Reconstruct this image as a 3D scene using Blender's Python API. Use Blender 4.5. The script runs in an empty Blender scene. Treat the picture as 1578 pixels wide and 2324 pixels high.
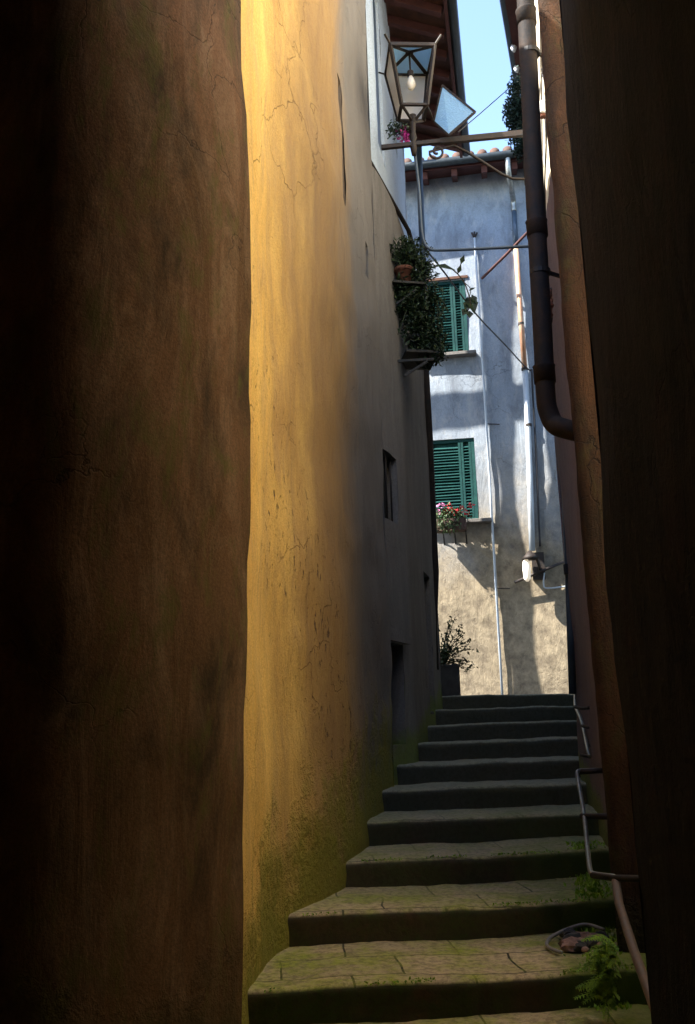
import bpy, bmesh, math, random
from mathutils import Vector, noise, Matrix
random.seed(7)
sc = bpy.context.scene
COL = sc.collection
R = math.radians
# ------------------------------------------------------------------ camera model
F_ = 2137.0; W_, H_ = 1578.0, 2324.0
PITCH = math.atan(488 / F_); ROLL = R(1.6)
FW = Vector((0, math.cos(PITCH), math.sin(PITCH)))
UP = Vector((0, -math.sin(PITCH), math.cos(PITCH)))
RT = Vector((1, 0, 0))
CR, SR = math.cos(ROLL), math.sin(ROLL)
def ray(x, y):
    u = x - W_ / 2; v = H_ / 2 - y
    a = u * CR + v * SR; b = -u * SR + v * CR
    return RT * (a / F_) + UP * (b / F_) + FW
def at(x, y, d):
    r = ray(x, y); return r * (d / r.y)
def atz(x, y, z):
    r = ray(x, y); return r * (z / r.z)
# sun
SUN_EL = R(48)
SH = Vector((-0.934, -0.359, 0)).normalized()
TO_SUN = (SH * math.cos(SUN_EL) + Vector((0, 0, math.sin(SUN_EL)))).normalized()
# ------------------------------------------------------------------ materials
def newmat(name):
    m = bpy.data.materials.new(name); m.use_nodes = True
    nt = m.node_tree; b = nt.nodes['Principled BSDF']
    return m, nt, b
def N(nt, t, **kw):
    n = nt.nodes.new(t)
    for k, v in kw.items():
        if k.startswith('i_'):
            n.inputs[k[2:].replace('_', ' ')].default_value = v
        else: setattr(n, k, v)
    return n
def L(nt, a, b): nt.links.new(a, b)
def pos(nt, scale=(1, 1, 1), rot=(0, 0, 0)):
    g = N(nt, 'ShaderNodeNewGeometry'); mp = N(nt, 'ShaderNodeMapping')
    mp.inputs['Scale'].default_value = scale; mp.inputs['Rotation'].default_value = rot
    L(nt, g.outputs['Position'], mp.inputs['Vector']); return mp.outputs['Vector'], g
def ramp(nt, fac, stops):
    r = N(nt, 'ShaderNodeValToRGB'); e = r.color_ramp.elements
    while len(e) < len(stops): e.new(0.5)
    for el, (p, c) in zip(e, stops):
        el.position = p; el.color = (*c, 1) if len(c) == 3 else c
    L(nt, fac, r.inputs['Fac']); return r.outputs['Color']
def mix(nt, fac, a, b):
    m = N(nt, 'ShaderNodeMix', data_type='RGBA')
    for s, v in ((0, fac), (6, a), (7, b)):
        if hasattr(v, 'is_output'): L(nt, v, m.inputs[s])
        else: m.inputs[s].default_value = v if s == 0 else (*v, 1)
    return m.outputs[2]
def mth(nt, op, a, b=0.0, c=0.0, clamp=False):
    m = N(nt, 'ShaderNodeMath', operation=op, use_clamp=clamp)
    for i, v in enumerate((a, b, c)):
        if hasattr(v, 'is_output'): L(nt, v, m.inputs[i])
        else: m.inputs[i].default_value = v
    return m.outputs[0]
def noi(nt, vec, scale, detail=5, rough=0.6, dist=0.0):
    n = N(nt, 'ShaderNodeTexNoise'); n.inputs['Scale'].default_value = scale
    n.inputs['Detail'].default_value = detail; n.inputs['Roughness'].default_value = rough
    n.inputs['Distortion'].default_value = dist
    L(nt, vec, n.inputs['Vector']); return n.outputs['Fac']
G3 = lambda v: (v, v, v)
def plaster(name, c1, c2, c3=None, rough=0.9, streak=1.0, bump=0.5, moss=0.0, slope=None, mossc=(0.26, 0.36, 0.02), chips=False, split=None, fade=None, low=None, blot=None):
    m, nt, b = newmat(name)
    v, g = pos(nt, (1, 1, 0.28)); v1, _ = pos(nt)
    vs, _ = pos(nt, (3.2, 3.2, 0.75), (0, R(14), 0))
    n1 = noi(nt, v, 1.7, 6, 0.65, 0.6)
    ns = noi(nt, vs, 1.9, 8, 0.72, 0.8)
    nf = noi(nt, v1, 28, 5, 0.7)
    c = mix(nt, ramp(nt, n1, [(0.32, G3(0)), (0.68, G3(1))]), c1, c2)
    c = mix(nt, mth(nt, 'MULTIPLY', ramp(nt, ns, [(0.45, G3(0)), (0.72, G3(1))]), 0.75 * streak), c, c3 or tuple(x * 0.55 for x in c2))
    c = mix(nt, mth(nt, 'MULTIPLY', ramp(nt, nf, [(0.35, G3(1)), (0.55, G3(0))]), 0.35), c, tuple(x * 0.6 for x in c1))
    gr = noi(nt, v1, 95, 3, 0.8)
    c = mix(nt, mth(nt, 'MULTIPLY', ramp(nt, gr, [(0.38, G3(1)), (0.52, G3(0))]), 0.30), c, tuple(x * 0.45 for x in c2))
    c = mix(nt, mth(nt, 'MULTIPLY', ramp(nt, gr, [(0.52, G3(0)), (0.68, G3(1))]), 0.25), c, tuple(min(1, x * 1.35) for x in c1))
    # hairline cracks in a few places
    vr = N(nt, 'ShaderNodeTexVoronoi', feature='DISTANCE_TO_EDGE'); vr.inputs['Scale'].default_value = 1.5
    wv = N(nt, 'ShaderNodeVectorMath', operation='ADD'); wn = N(nt, 'ShaderNodeTexNoise'); wn.inputs['Scale'].default_value = 3.0; wn.inputs['Detail'].default_value = 6
    L(nt, v1, wn.inputs['Vector']); ws = N(nt, 'ShaderNodeVectorMath', operation='SCALE'); ws.inputs['Scale'].default_value = 0.55
    L(nt, wn.outputs['Color'], ws.inputs[0]); L(nt, v1, wv.inputs[0]); L(nt, ws.outputs[0], wv.inputs[1]); L(nt, wv.outputs[0], vr.inputs['Vector'])
    ck = mth(nt, 'MULTIPLY', ramp(nt, vr.outputs['Distance'], [(0.0, G3(1)), (0.007, G3(0))]), ramp(nt, noi(nt, v1, 0.9, 2, 0.5), [(0.50, G3(0)), (0.60, G3(1))]))
    c = mix(nt, mth(nt, 'MULTIPLY', ck, 0.7), c, tuple(x * 0.25 for x in c2))
    sep = N(nt, 'ShaderNodeSeparateXYZ'); L(nt, g.outputs['Position'], sep.inputs[0])
    if split:   # (z, (c1, c2)) different paint above a height
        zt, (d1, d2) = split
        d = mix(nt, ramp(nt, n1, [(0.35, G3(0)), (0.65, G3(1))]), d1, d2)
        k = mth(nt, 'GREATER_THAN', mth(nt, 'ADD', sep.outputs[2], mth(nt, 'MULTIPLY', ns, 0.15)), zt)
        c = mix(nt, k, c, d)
    if blot:   # old stains: dark runs and tinted patches
        vq, _ = pos(nt, (2.2, 2.2, 0.9), (0, R(8), 0)); q1 = noi(nt, vq, 1.3, 7, 0.7, 0.5); q2 = noi(nt, vq, 2.9, 7, 0.72, 0.3)
        c = mix(nt, mth(nt, 'MULTIPLY', ramp(nt, q1, [(0.48, G3(0)), (0.66, G3(1))]), 0.8), c, blot[0])
        c = mix(nt, mth(nt, 'MULTIPLY', ramp(nt, q2, [(0.52, G3(0)), (0.66, G3(1))]), 0.7), c, blot[1])
    if low:   # rough bare render low down under the limewash
        z0, z1, g1, g2 = low
        np_ = noi(nt, v1, 1.1, 5, 0.65, 0.5)
        k = mth(nt, 'ADD', sep.outputs[2], mth(nt, 'MULTIPLY', mth(nt, 'SUBTRACT', np_, 0.5), 2.6))
        k = mth(nt, 'SUBTRACT', 1.0, mth(nt, 'DIVIDE', mth(nt, 'SUBTRACT', k, z0), z1 - z0, clamp=True))
        pit = noi(nt, v1, 6, 7, 0.75, 0.15)
        c = mix(nt, k, c, mix(nt, ramp(nt, pit, [(0.35, G3(0)), (0.62, G3(1))]), g1, g2))
        nf = mth(nt, 'ADD', nf, mth(nt, 'MULTIPLY', mth(nt, 'MULTIPLY', k, pit), 3.0))
    if fade:   # ochre turns brown, then grey render, along the wall; light falloff painted in
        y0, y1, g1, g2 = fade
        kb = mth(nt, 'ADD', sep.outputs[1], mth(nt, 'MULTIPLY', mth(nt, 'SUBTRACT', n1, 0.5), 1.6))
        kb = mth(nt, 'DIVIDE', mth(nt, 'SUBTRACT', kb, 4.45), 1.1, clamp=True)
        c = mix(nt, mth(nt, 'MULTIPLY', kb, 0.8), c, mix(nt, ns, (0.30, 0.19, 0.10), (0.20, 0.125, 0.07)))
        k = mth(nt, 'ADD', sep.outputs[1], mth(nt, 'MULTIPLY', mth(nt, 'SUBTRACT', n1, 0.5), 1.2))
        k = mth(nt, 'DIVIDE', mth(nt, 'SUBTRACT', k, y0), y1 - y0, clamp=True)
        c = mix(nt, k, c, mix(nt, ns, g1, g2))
    hgt = mth(nt, 'ADD', mth(nt, 'MULTIPLY', nf, 0.25), mth(nt, 'ADD', mth(nt, 'MULTIPLY', ns, 0.8), mth(nt, 'MULTIPLY', n1, 0.6)))
    hgt = mth(nt, 'ADD', hgt, mth(nt, 'SUBTRACT', mth(nt, 'MULTIPLY', gr, 0.18), mth(nt, 'MULTIPLY', ck, 0.3)))
    if chips:
        vc, _ = pos(nt, (50, 30, 13.0), (0, R(22), 0))
        nc = noi(nt, vc, 1.0, 4, 0.6, 0.3)
        vb, _ = pos(nt, (0.8, 0.9, 0.8)); nb = noi(nt, vb, 1.3, 2, 0.5)
        # diagonal zone where the paint has flaked
        line = mth(nt, 'ADD', mth(nt, 'MULTIPLY', mth(nt, 'SUBTRACT', sep.outputs[1], 4.2), 1.2), sep.outputs[2])
        zone = ramp(nt, mth(nt, 'ABSOLUTE', mth(nt, 'SUBTRACT', line, 2.0)), [(0.2, G3(1)), (1.5, G3(0))])
        zone = mth(nt, 'MULTIPLY', zone, ramp(nt, noi(nt, v1, 4.5, 4, 0.7), [(0.46, G3(0)), (0.58, G3(1))]))
        th = mth(nt, 'MULTIPLY', ramp(nt, nc, [(0.61, G3(0)), (0.66, G3(1))]), zone)
        c = mix(nt, th, c, (0.18, 0.12, 0.09))
        hgt = mth(nt, 'SUBTRACT', hgt, mth(nt, 'MULTIPLY', th, 1.2))
    if moss:
        # height above the climbing stairs
        base = mth(nt, 'ADD', mth(nt, 'MULTIPLY', mth(nt, 'SUBTRACT', sep.outputs[1], 4.3), 0.222), -1.1)
        base = mth(nt, 'MAXIMUM', base, -1.3)
        h = mth(nt, 'SUBTRACT', sep.outputs[2], base)
        nm = noi(nt, v1, 3.5, 6, 0.75)
        k = mth(nt, 'ADD', mth(nt, 'MULTIPLY', h, -1.3 / moss), mth(nt, 'MULTIPLY', nm, 2.2))
        mk = ramp(nt, k, [(0.35, G3(0)), (0.95, G3(1))])
        mc = mix(nt, nf, mossc, tuple(x * 0.35 for x in mossc))
        c = mix(nt, mth(nt, 'MULTIPLY', mk, 0.85), c, mc)
        k2 = ramp(nt, mth(nt, 'ADD', mth(nt, 'MULTIPLY', h, -0.55 / moss), mth(nt, 'MULTIPLY', nm, 1.7)), [(0.4, G3(0)), (0.9, G3(1))])
        c = mix(nt, mth(nt, 'MULTIPLY', k2, 0.35), c, tuple(x * 0.5 for x in c1))
        hgt = mth(nt, 'ADD', hgt, mth(nt, 'MULTIPLY', mth(nt, 'MULTIPLY', mk, noi(nt, v1, 26, 5, 0.7)), 2.0))
    L(nt, c, b.inputs['Base Color']); b.inputs['Roughness'].default_value = rough
    b.inputs['Specular IOR Level'].default_value = 0.2
    bp = N(nt, 'ShaderNodeBump'); bp.inputs['Strength'].default_value = bump; bp.inputs['Distance'].default_value = 0.03
    L(nt, hgt, bp.inputs['Height']); L(nt, bp.outputs['Normal'], b.inputs['Normal'])
    return m
def simple(name, c, rough=0.6, metal=0.0, var=0.35, scale=14, bump=0.15, c2=None, spec=0.4, stretch=(1, 1, 1)):
    m, nt, b = newmat(name); v, _ = pos(nt, stretch)
    n = noi(nt, v, scale, 5, 0.65)
    col = mix(nt, ramp(nt, n, [(0.35, G3(0)), (0.65, G3(1))]), c, c2 or tuple(x * (1 - var) for x in c))
    L(nt, col, b.inputs['Base Color']); b.inputs['Roughness'].default_value = rough
    b.inputs['Metallic'].default_value = metal; b.inputs['Specular IOR Level'].default_value = spec
    bp = N(nt, 'ShaderNodeBump'); bp.inputs['Strength'].default_value = bump; bp.inputs['Distance'].default_value = 0.01
    L(nt, n, bp.inputs['Height']); L(nt, bp.outputs['Normal'], b.inputs['Normal'])
    return m
def leafmat(name, c, c2):
    m, nt, b = newmat(name); v, _ = pos(nt)
    n = noi(nt, v, 22, 2, 0.5)
    col = mix(nt, ramp(nt, n, [(0.4, G3(0)), (0.6, G3(1))]), c, c2)
    L(nt, col, b.inputs['Base Color']); b.inputs['Roughness'].default_value = 0.5
    b.inputs['Specular IOR Level'].default_value = 0.3
    return m
M = {}
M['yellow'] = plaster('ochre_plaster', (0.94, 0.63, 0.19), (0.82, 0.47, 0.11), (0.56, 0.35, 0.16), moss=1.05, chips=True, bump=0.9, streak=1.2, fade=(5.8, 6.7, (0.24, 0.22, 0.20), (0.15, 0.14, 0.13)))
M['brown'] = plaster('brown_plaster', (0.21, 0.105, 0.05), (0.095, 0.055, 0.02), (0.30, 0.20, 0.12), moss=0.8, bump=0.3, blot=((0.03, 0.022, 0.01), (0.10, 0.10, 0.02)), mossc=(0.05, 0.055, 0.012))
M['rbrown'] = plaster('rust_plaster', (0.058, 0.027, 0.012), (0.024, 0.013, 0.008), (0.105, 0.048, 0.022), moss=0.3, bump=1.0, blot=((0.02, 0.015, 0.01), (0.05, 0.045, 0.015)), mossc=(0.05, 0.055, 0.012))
M['shade_black'] = plaster('shade_black_plaster', (0.019, 0.018, 0.019), (0.010, 0.010, 0.011), (0.040, 0.034, 0.034), bump=0.9, blot=((0.007, 0.007, 0.008), (0.034, 0.018, 0.020)))  # near-black colour stands in for the shade inside the passage
M['cream'] = plaster('cream_plaster', (0.92, 0.80, 0.58), (0.90, 0.76, 0.52), (0.84, 0.72, 0.5), bump=0.3)
M['grey'] = plaster('grey_plaster', (0.21, 0.195, 0.18), (0.14, 0.13, 0.12), (0.27, 0.25, 0.23), moss=0.35, bump=0.3)
M['pale'] = plaster('pale_plaster', (0.50, 0.58, 0.68), (0.44, 0.52, 0.61), (0.40, 0.46, 0.54), bump=0.2, streak=0.5)
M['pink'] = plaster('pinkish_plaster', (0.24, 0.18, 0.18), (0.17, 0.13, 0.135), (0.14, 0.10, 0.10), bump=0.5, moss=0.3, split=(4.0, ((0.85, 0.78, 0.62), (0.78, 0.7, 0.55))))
M['far'] = plaster('white_limewash', (0.30, 0.345, 0.40), (0.25, 0.29, 0.345), (0.19, 0.22, 0.26), bump=0.6, streak=0.45, blot=((0.15, 0.17, 0.20), (0.36, 0.37, 0.38)), low=(2.3, 4.3, (0.13, 0.105, 0.075), (0.29, 0.24, 0.165)))
M['stone'] = plaster('mossy_stone', (0.20, 0.165, 0.10), (0.15, 0.13, 0.085), (0.12, 0.11, 0.06), bump=0.6, streak=0.5)
M['dark'] = simple('dark_void', (0.012, 0.011, 0.01), 0.9)
M['iron'] = simple('old_iron', (0.010, 0.010, 0.011), 0.65, 0.0, 0.4, 30, c2=(0.028, 0.015, 0.009))
M['blackpipe'] = simple('dark_pipe', (0.014, 0.014, 0.016), 0.75, 0.0, 0.5, 12, 0.5, spec=0.2, c2=(0.03, 0.02, 0.016))
M['bluepipe'] = simple('blue_grey_pipe', (0.06, 0.09, 0.13), 0.45, 0.2, 0.3, 8)
M['copper'] = simple('copper_pipe', (0.42, 0.17, 0.08), 0.5, 0.2, 0.3, 5, c2=(0.5, 0.36, 0.26), stretch=(1, 1, .5))
M['whitepipe'] = simple('white_pipe', (0.42, 0.47, 0.52), 0.35, 0, 0.1, 8)
M['cable'] = simple('cable_sheath', (0.02, 0.02, 0.025), 0.6)
M['greycable'] = simple('grey_cable', (0.3, 0.29, 0.28), 0.6)
M['green'] = simple('green_shutter_paint', (0.004, 0.038, 0.038), 0.6, 0, 0.3, 9, 0.4, spec=0.2, c2=(0.010, 0.060, 0.054))
M['wood'] = simple('brown_timber', (0.10, 0.04, 0.02), 0.75, 0, 0.5, 9, 0.4, c2=(0.05, 0.02, 0.012))
M['redwood'] = simple('red_brown_timber', (0.09, 0.03, 0.025), 0.8, 0, 0.4, 9, 0.4)
M['gutter'] = simple('dark_gutter', (0.04, 0.05, 0.055), 0.5, 0.3)
M['tile'] = simple('roof_tile', (0.13, 0.06, 0.04), 0.85, 0, 0.5, 12, c2=(0.07, 0.05, 0.04))
M['black'] = simple('black_iron', (0.012, 0.012, 0.013), 0.6, 0.2)
M['sill'] = simple('grey_sill_stone', (0.16, 0.15, 0.14), 0.85, 0, 0.3, 16, 0.5)
M['terra'] = simple('terracotta', (0.16, 0.06, 0.038), 0.8, 0, 0.3, 18)
M['leaf'] = leafmat('dark_leaf', (0.022, 0.045, 0.014), (0.01, 0.02, 0.01))
M['leafb'] = leafmat('bright_leaf', (0.28, 0.46, 0.03), (0.14, 0.28, 0.02))
M['leafm'] = leafmat('shrub_leaf', (0.06, 0.10, 0.03), (0.03, 0.05, 0.02))
M['red'] = simple('red_petal', (0.55, 0.02, 0.03), 0.6)
M['pinkp'] = simple('pink_petal', (0.75, 0.25, 0.5), 0.6)
M['twig'] = simple('twig_bark', (0.07, 0.05, 0.03), 0.9)
M['rust'] = simple('rusty_rail', (0.22, 0.15, 0.115), 0.5, 0.3, 0.4, 20, c2=(0.16, 0.13, 0.11))
M['rail'] = simple('grey_rail', (0.35, 0.36, 0.34), 0.35, 0.7, 0.4, 20)
M['rubble'] = simple('pink_rubble', (0.36, 0.22, 0.18), 0.9, 0, 0.5, 30, 0.8)
M['plastic'] = simple('white_plastic', (0.75, 0.78, 0.8), 0.4)
M['planter'] = simple('dark_planter', (0.06, 0.058, 0.055), 0.8)
M['bulb'] = simple('milk_bulb', (0.8, 0.76, 0.68), 0.3)
m, nt, b = newmat('lit_glass'); b.inputs['Base Color'].default_value = (0.9, 0.85, 0.75, 1)
b.inputs['Emission Color'].default_value = (1, 0.8, 0.55, 1); b.inputs['Emission Strength'].default_value = 0.1; M['lit'] = m
m, nt, b = newmat('ribbed_glass')   # cathedral glass of the lantern: rippled, pale
v, _ = pos(nt); n = noi(nt, v, 55, 2, 0.5, 1.0)
b.inputs['Base Color'].default_value = (0.45, 0.75, 1.0, 1); b.inputs['Roughness'].default_value = 0.3
b.inputs['Transmission Weight'].default_value = 0.6; b.inputs['IOR'].default_value = 1.3
bp = N(nt, 'ShaderNodeBump'); bp.inputs['Strength'].default_value = 0.9; bp.inputs['Distance'].default_value = 0.01
L(nt, n, bp.inputs['Height']); L(nt, bp.outputs['Normal'], b.inputs['Normal']); M['glass'] = m
m, nt, b = newmat('frosted_glass'); v, _ = pos(nt); n = noi(nt, v, 6, 3, 0.5)
L(nt, mix(nt, n, (0.85, 0.8, 0.72), (0.6, 0.55, 0.48)), b.inputs['Base Color']); b.inputs['Roughness'].default_value = 0.45
b.inputs['Transmission Weight'].default_value = 0.55; M['frost'] = m
# treads: slabs with joints
def stairmat():
    m, nt, b = newmat('stair_stone')
    v, g = pos(nt); sep = N(nt, 'ShaderNodeSeparateXYZ'); L(nt, g.outputs['Normal'], sep.inputs[0])
    sp = N(nt, 'ShaderNodeSeparateXYZ'); L(nt, g.outputs['Position'], sp.inputs[0])
    nw = noi(nt, v, 3, 3); vv, _ = pos(nt, (1, 1, 1), (0, 0, R(-4)))
    br = N(nt, 'ShaderNodeTexBrick'); br.inputs['Scale'].default_value = 1.0
    br.inputs['Mortar Size'].default_value = 0.006; br.inputs['Brick Width'].default_value = 0.53; br.inputs['Row Height'].default_value = 0.34
    br.inputs['Mortar Smooth'].default_value = 0.3; br.offset = 0.43
    ad = N(nt, 'ShaderNodeVectorMath', operation='ADD'); sc_ = N(nt, 'ShaderNodeVectorMath', operation='SCALE')
    nn = N(nt, 'ShaderNodeTexNoise'); nn.inputs['Scale'].default_value = 2.2; L(nt, v, nn.inputs['Vector'])
    L(nt, nn.outputs['Color'], sc_.inputs[0]); sc_.inputs['Scale'].default_value = 0.07
    L(nt, vv, ad.inputs[0]); L(nt, sc_.outputs[0], ad.inputs[1]); L(nt, ad.outputs[0], br.inputs['Vector'])
    br.inputs['Color1'].default_value = (0.60, 0.47, 0.27, 1); br.inputs['Color2'].default_value = (0.46, 0.37, 0.22, 1)
    br.inputs['Mortar'].default_value = (0.035, 0.03, 0.02, 1)
    n1 = noi(nt, v, 3.1, 8, 0.78); nf = noi(nt, v, 32, 6, 0.75)
    top = mix(nt, ramp(nt, n1, [(0.42, G3(0)), (0.62, G3(1))]), br.outputs['Color'], (0.34, 0.38, 0.05))
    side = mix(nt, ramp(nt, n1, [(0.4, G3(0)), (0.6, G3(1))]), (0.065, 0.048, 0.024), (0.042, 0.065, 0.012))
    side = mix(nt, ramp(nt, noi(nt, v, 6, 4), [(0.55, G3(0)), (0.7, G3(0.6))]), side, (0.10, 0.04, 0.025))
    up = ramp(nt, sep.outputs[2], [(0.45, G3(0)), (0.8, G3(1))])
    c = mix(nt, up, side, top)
    # moss fades with the climb; upper stone greyer and darker, light falloff painted in
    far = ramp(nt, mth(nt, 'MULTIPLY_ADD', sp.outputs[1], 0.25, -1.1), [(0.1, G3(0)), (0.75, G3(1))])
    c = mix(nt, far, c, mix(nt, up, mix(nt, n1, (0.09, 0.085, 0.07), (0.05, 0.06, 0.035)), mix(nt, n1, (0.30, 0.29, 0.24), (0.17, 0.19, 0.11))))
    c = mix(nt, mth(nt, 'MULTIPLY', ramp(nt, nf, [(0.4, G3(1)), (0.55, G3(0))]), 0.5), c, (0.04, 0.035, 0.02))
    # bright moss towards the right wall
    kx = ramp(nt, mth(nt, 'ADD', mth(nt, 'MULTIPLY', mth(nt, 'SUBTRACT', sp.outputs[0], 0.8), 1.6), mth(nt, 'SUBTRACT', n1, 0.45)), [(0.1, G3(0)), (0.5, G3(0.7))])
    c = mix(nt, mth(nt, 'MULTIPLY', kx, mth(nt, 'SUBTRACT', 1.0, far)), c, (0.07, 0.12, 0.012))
    L(nt, c, b.inputs['Base Color']); b.inputs['Roughness'].default_value = 0.8; b.inputs['Specular IOR Level'].default_value = 0.3
    bp = N(nt, 'ShaderNodeBump'); bp.inputs['Strength'].default_value = 0.7; bp.inputs['Distance'].default_value = 0.015
    hh = mth(nt, 'SUBTRACT', mth(nt, 'ADD', mth(nt, 'MULTIPLY', nf, 0.4), n1), mth(nt, 'MULTIPLY', mth(nt, 'MULTIPLY', br.outputs['Fac'], up), 0.8))
    L(nt, hh, bp.inputs['Height']); L(nt, bp.outputs['Normal'], b.inputs['Normal'])
    return m
M['stair'] = stairmat()
# ------------------------------------------------------------------ object helpers
def link(name, me, mat, parent=None, smooth=False):
    o = bpy.data.objects.new(name, me); COL.objects.link(o)
    if mat: me.materials.append(mat)
    if smooth:
        for p in me.polygons: p.use_smooth = True
    if parent:
        # parents are unrotated: shift into their space
        off = world_loc(parent)
        me.transform(Matrix.Translation(-off)); o.parent = parent
    return o
def world_loc(o):
    v = Vector(o.location)
    while o.parent: o = o.parent; v += Vector(o.location)
    return v
def thing(name, label, cat, loc, group=None):
    o = bpy.data.objects.new(name, None); COL.objects.link(o); o.location = loc; o.empty_display_size = 0.1
    o['label'] = label; o['category'] = cat
    if group: o['group'] = group
    return o
def tag(o, label, cat, group=None):
    o['label'] = label; o['category'] = cat
    if group: o['group'] = group
    return o
def fin(bm, name, mat, parent=None, smooth=False, norm=True):
    if norm: bmesh.ops.recalc_face_normals(bm, faces=bm.faces)
    me = bpy.data.meshes.new(name); bm.to_mesh(me); bm.free()
    return link(name, me, mat, parent, smooth)
def tube(bm, pts, r, seg=8, cap=True):
    pts = [Vector(p) for p in pts]; rings = []
    rs = r if isinstance(r, (list, tuple)) else [r] * len(pts)
    prev = None
    for i, p in enumerate(pts):
        t = (pts[min(i + 1, len(pts) - 1)] - pts[max(i - 1, 0)]).normalized()
        if prev is None:
            a = t.cross(Vector((0, 0, 1)));
            if a.length < 0.05: a = t.cross(Vector((1, 0, 0)))
            a.normalize()
        else:
            a = (prev - t * prev.dot(t)).normalized()
        prev = a; bb = t.cross(a)
        rings.append([bm.verts.new(p + (a * math.cos(2 * math.pi * k / seg) + bb * math.sin(2 * math.pi * k / seg)) * rs[i]) for k in range(seg)])
    for q, w in zip(rings, rings[1:]):
        for k in range(seg): bm.faces.new((q[k], q[(k + 1) % seg], w[(k + 1) % seg], w[k]))
    if cap:
        bm.faces.new(rings[0]); bm.faces.new(rings[-1][::-1])
def smoothpts(pts, n=6):
    pts = [Vector(p) for p in pts]; out = []
    P = [pts[0]] + pts + [pts[-1]]
    for i in range(1, len(P) - 2):
        for k in range(n):
            t = k / n; a, b_, c, d = P[i - 1], P[i], P[i + 1], P[i + 2]
            out.append(0.5 * ((2 * b_) + (c - a) * t + (2 * a - 5 * b_ + 4 * c - d) * t * t + (3 * b_ - a - 3 * c + d) * t ** 3))
    out.append(pts[-1]); return out
def box(bm, c, x, y, z):
    """box from centre and three half-axis vectors"""
    c, x, y, z = Vector(c), Vector(x), Vector(y), Vector(z)
    vs = [bm.verts.new(c + x * i + y * j + z * k) for i in (-1, 1) for j in (-1, 1) for k in (-1, 1)]
    for f in ((0, 1, 3, 2), (4, 6, 7, 5), (0, 4, 5, 1), (2, 3, 7, 6), (0, 2, 6, 4), (1, 5, 7, 3)):
        bm.faces.new([vs[i] for i in f])
def bar(bm, a, b_, w, h=None, up=(0, 0, 1)):
    a, b_ = Vector(a), Vector(b_); t = b_ - a; l = t.length / 2; t.normalize(); h = h or w
    u = Vector(up); s = t.cross(u)
    if s.length < 0.05: s = t.cross(Vector((0, 1, 0)))
    s.normalize(); u = s.cross(t).normalized()
    box(bm, (a + b_) / 2, t * l, s * w / 2, u * h / 2)
def mk_tube(name, pts, r, mat, parent=None, seg=8):
    bm = bmesh.new(); tube(bm, pts, r, seg); return fin(bm, name, mat, parent, True)
def leaf(bm, p, d, up, s, w=0.45, bend=0.2):
    d = d.normalized(); sd = d.cross(up)
    if sd.length < 0.01: sd = Vector((1, 0, 0))
    sd.normalize(); n = sd.cross(d)
    a = bm.verts.new(p); t = bm.verts.new(p + d * s - n * s * bend)
    m_ = bm.verts.new(p + d * s * 0.5)
    l = bm.verts.new(p + d * s * 0.45 + sd * s * w * 0.5 + n * s * 0.08)
    r = bm.verts.new(p + d * s * 0.45 - sd * s * w * 0.5 + n * s * 0.08)
    bm.faces.new((a, m_, l)); bm.faces.new((l, m_, t)); bm.faces.new((a, r, m_)); bm.faces.new((m_, r, t))
def rv(): return Vector((random.gauss(0, 1), random.gauss(0, 1), random.gauss(0, 1))).normalized()
def leafcloud(bm, c, rad, n, s, w=0.45, clump=8, droop=0.0):
    c = Vector(c); rad = Vector(rad)
    k = 0
    while k < n:
        u = rv() * (random.random() ** 0.45)
        cc = c + Vector((u.x * rad.x, u.y * rad.y, u.z * rad.z))
        for _ in range(clump):
            p = cc + rv() * s * 1.1
            leaf(bm, p, rv() + Vector((0, 0, -droop)), rv(), s * random.uniform(0.6, 1.25), w); k += 1
def fbm(p, s=1.0):
    return noise.fractal(Vector(p) * s, 0.7, 2.0, 4)
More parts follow.
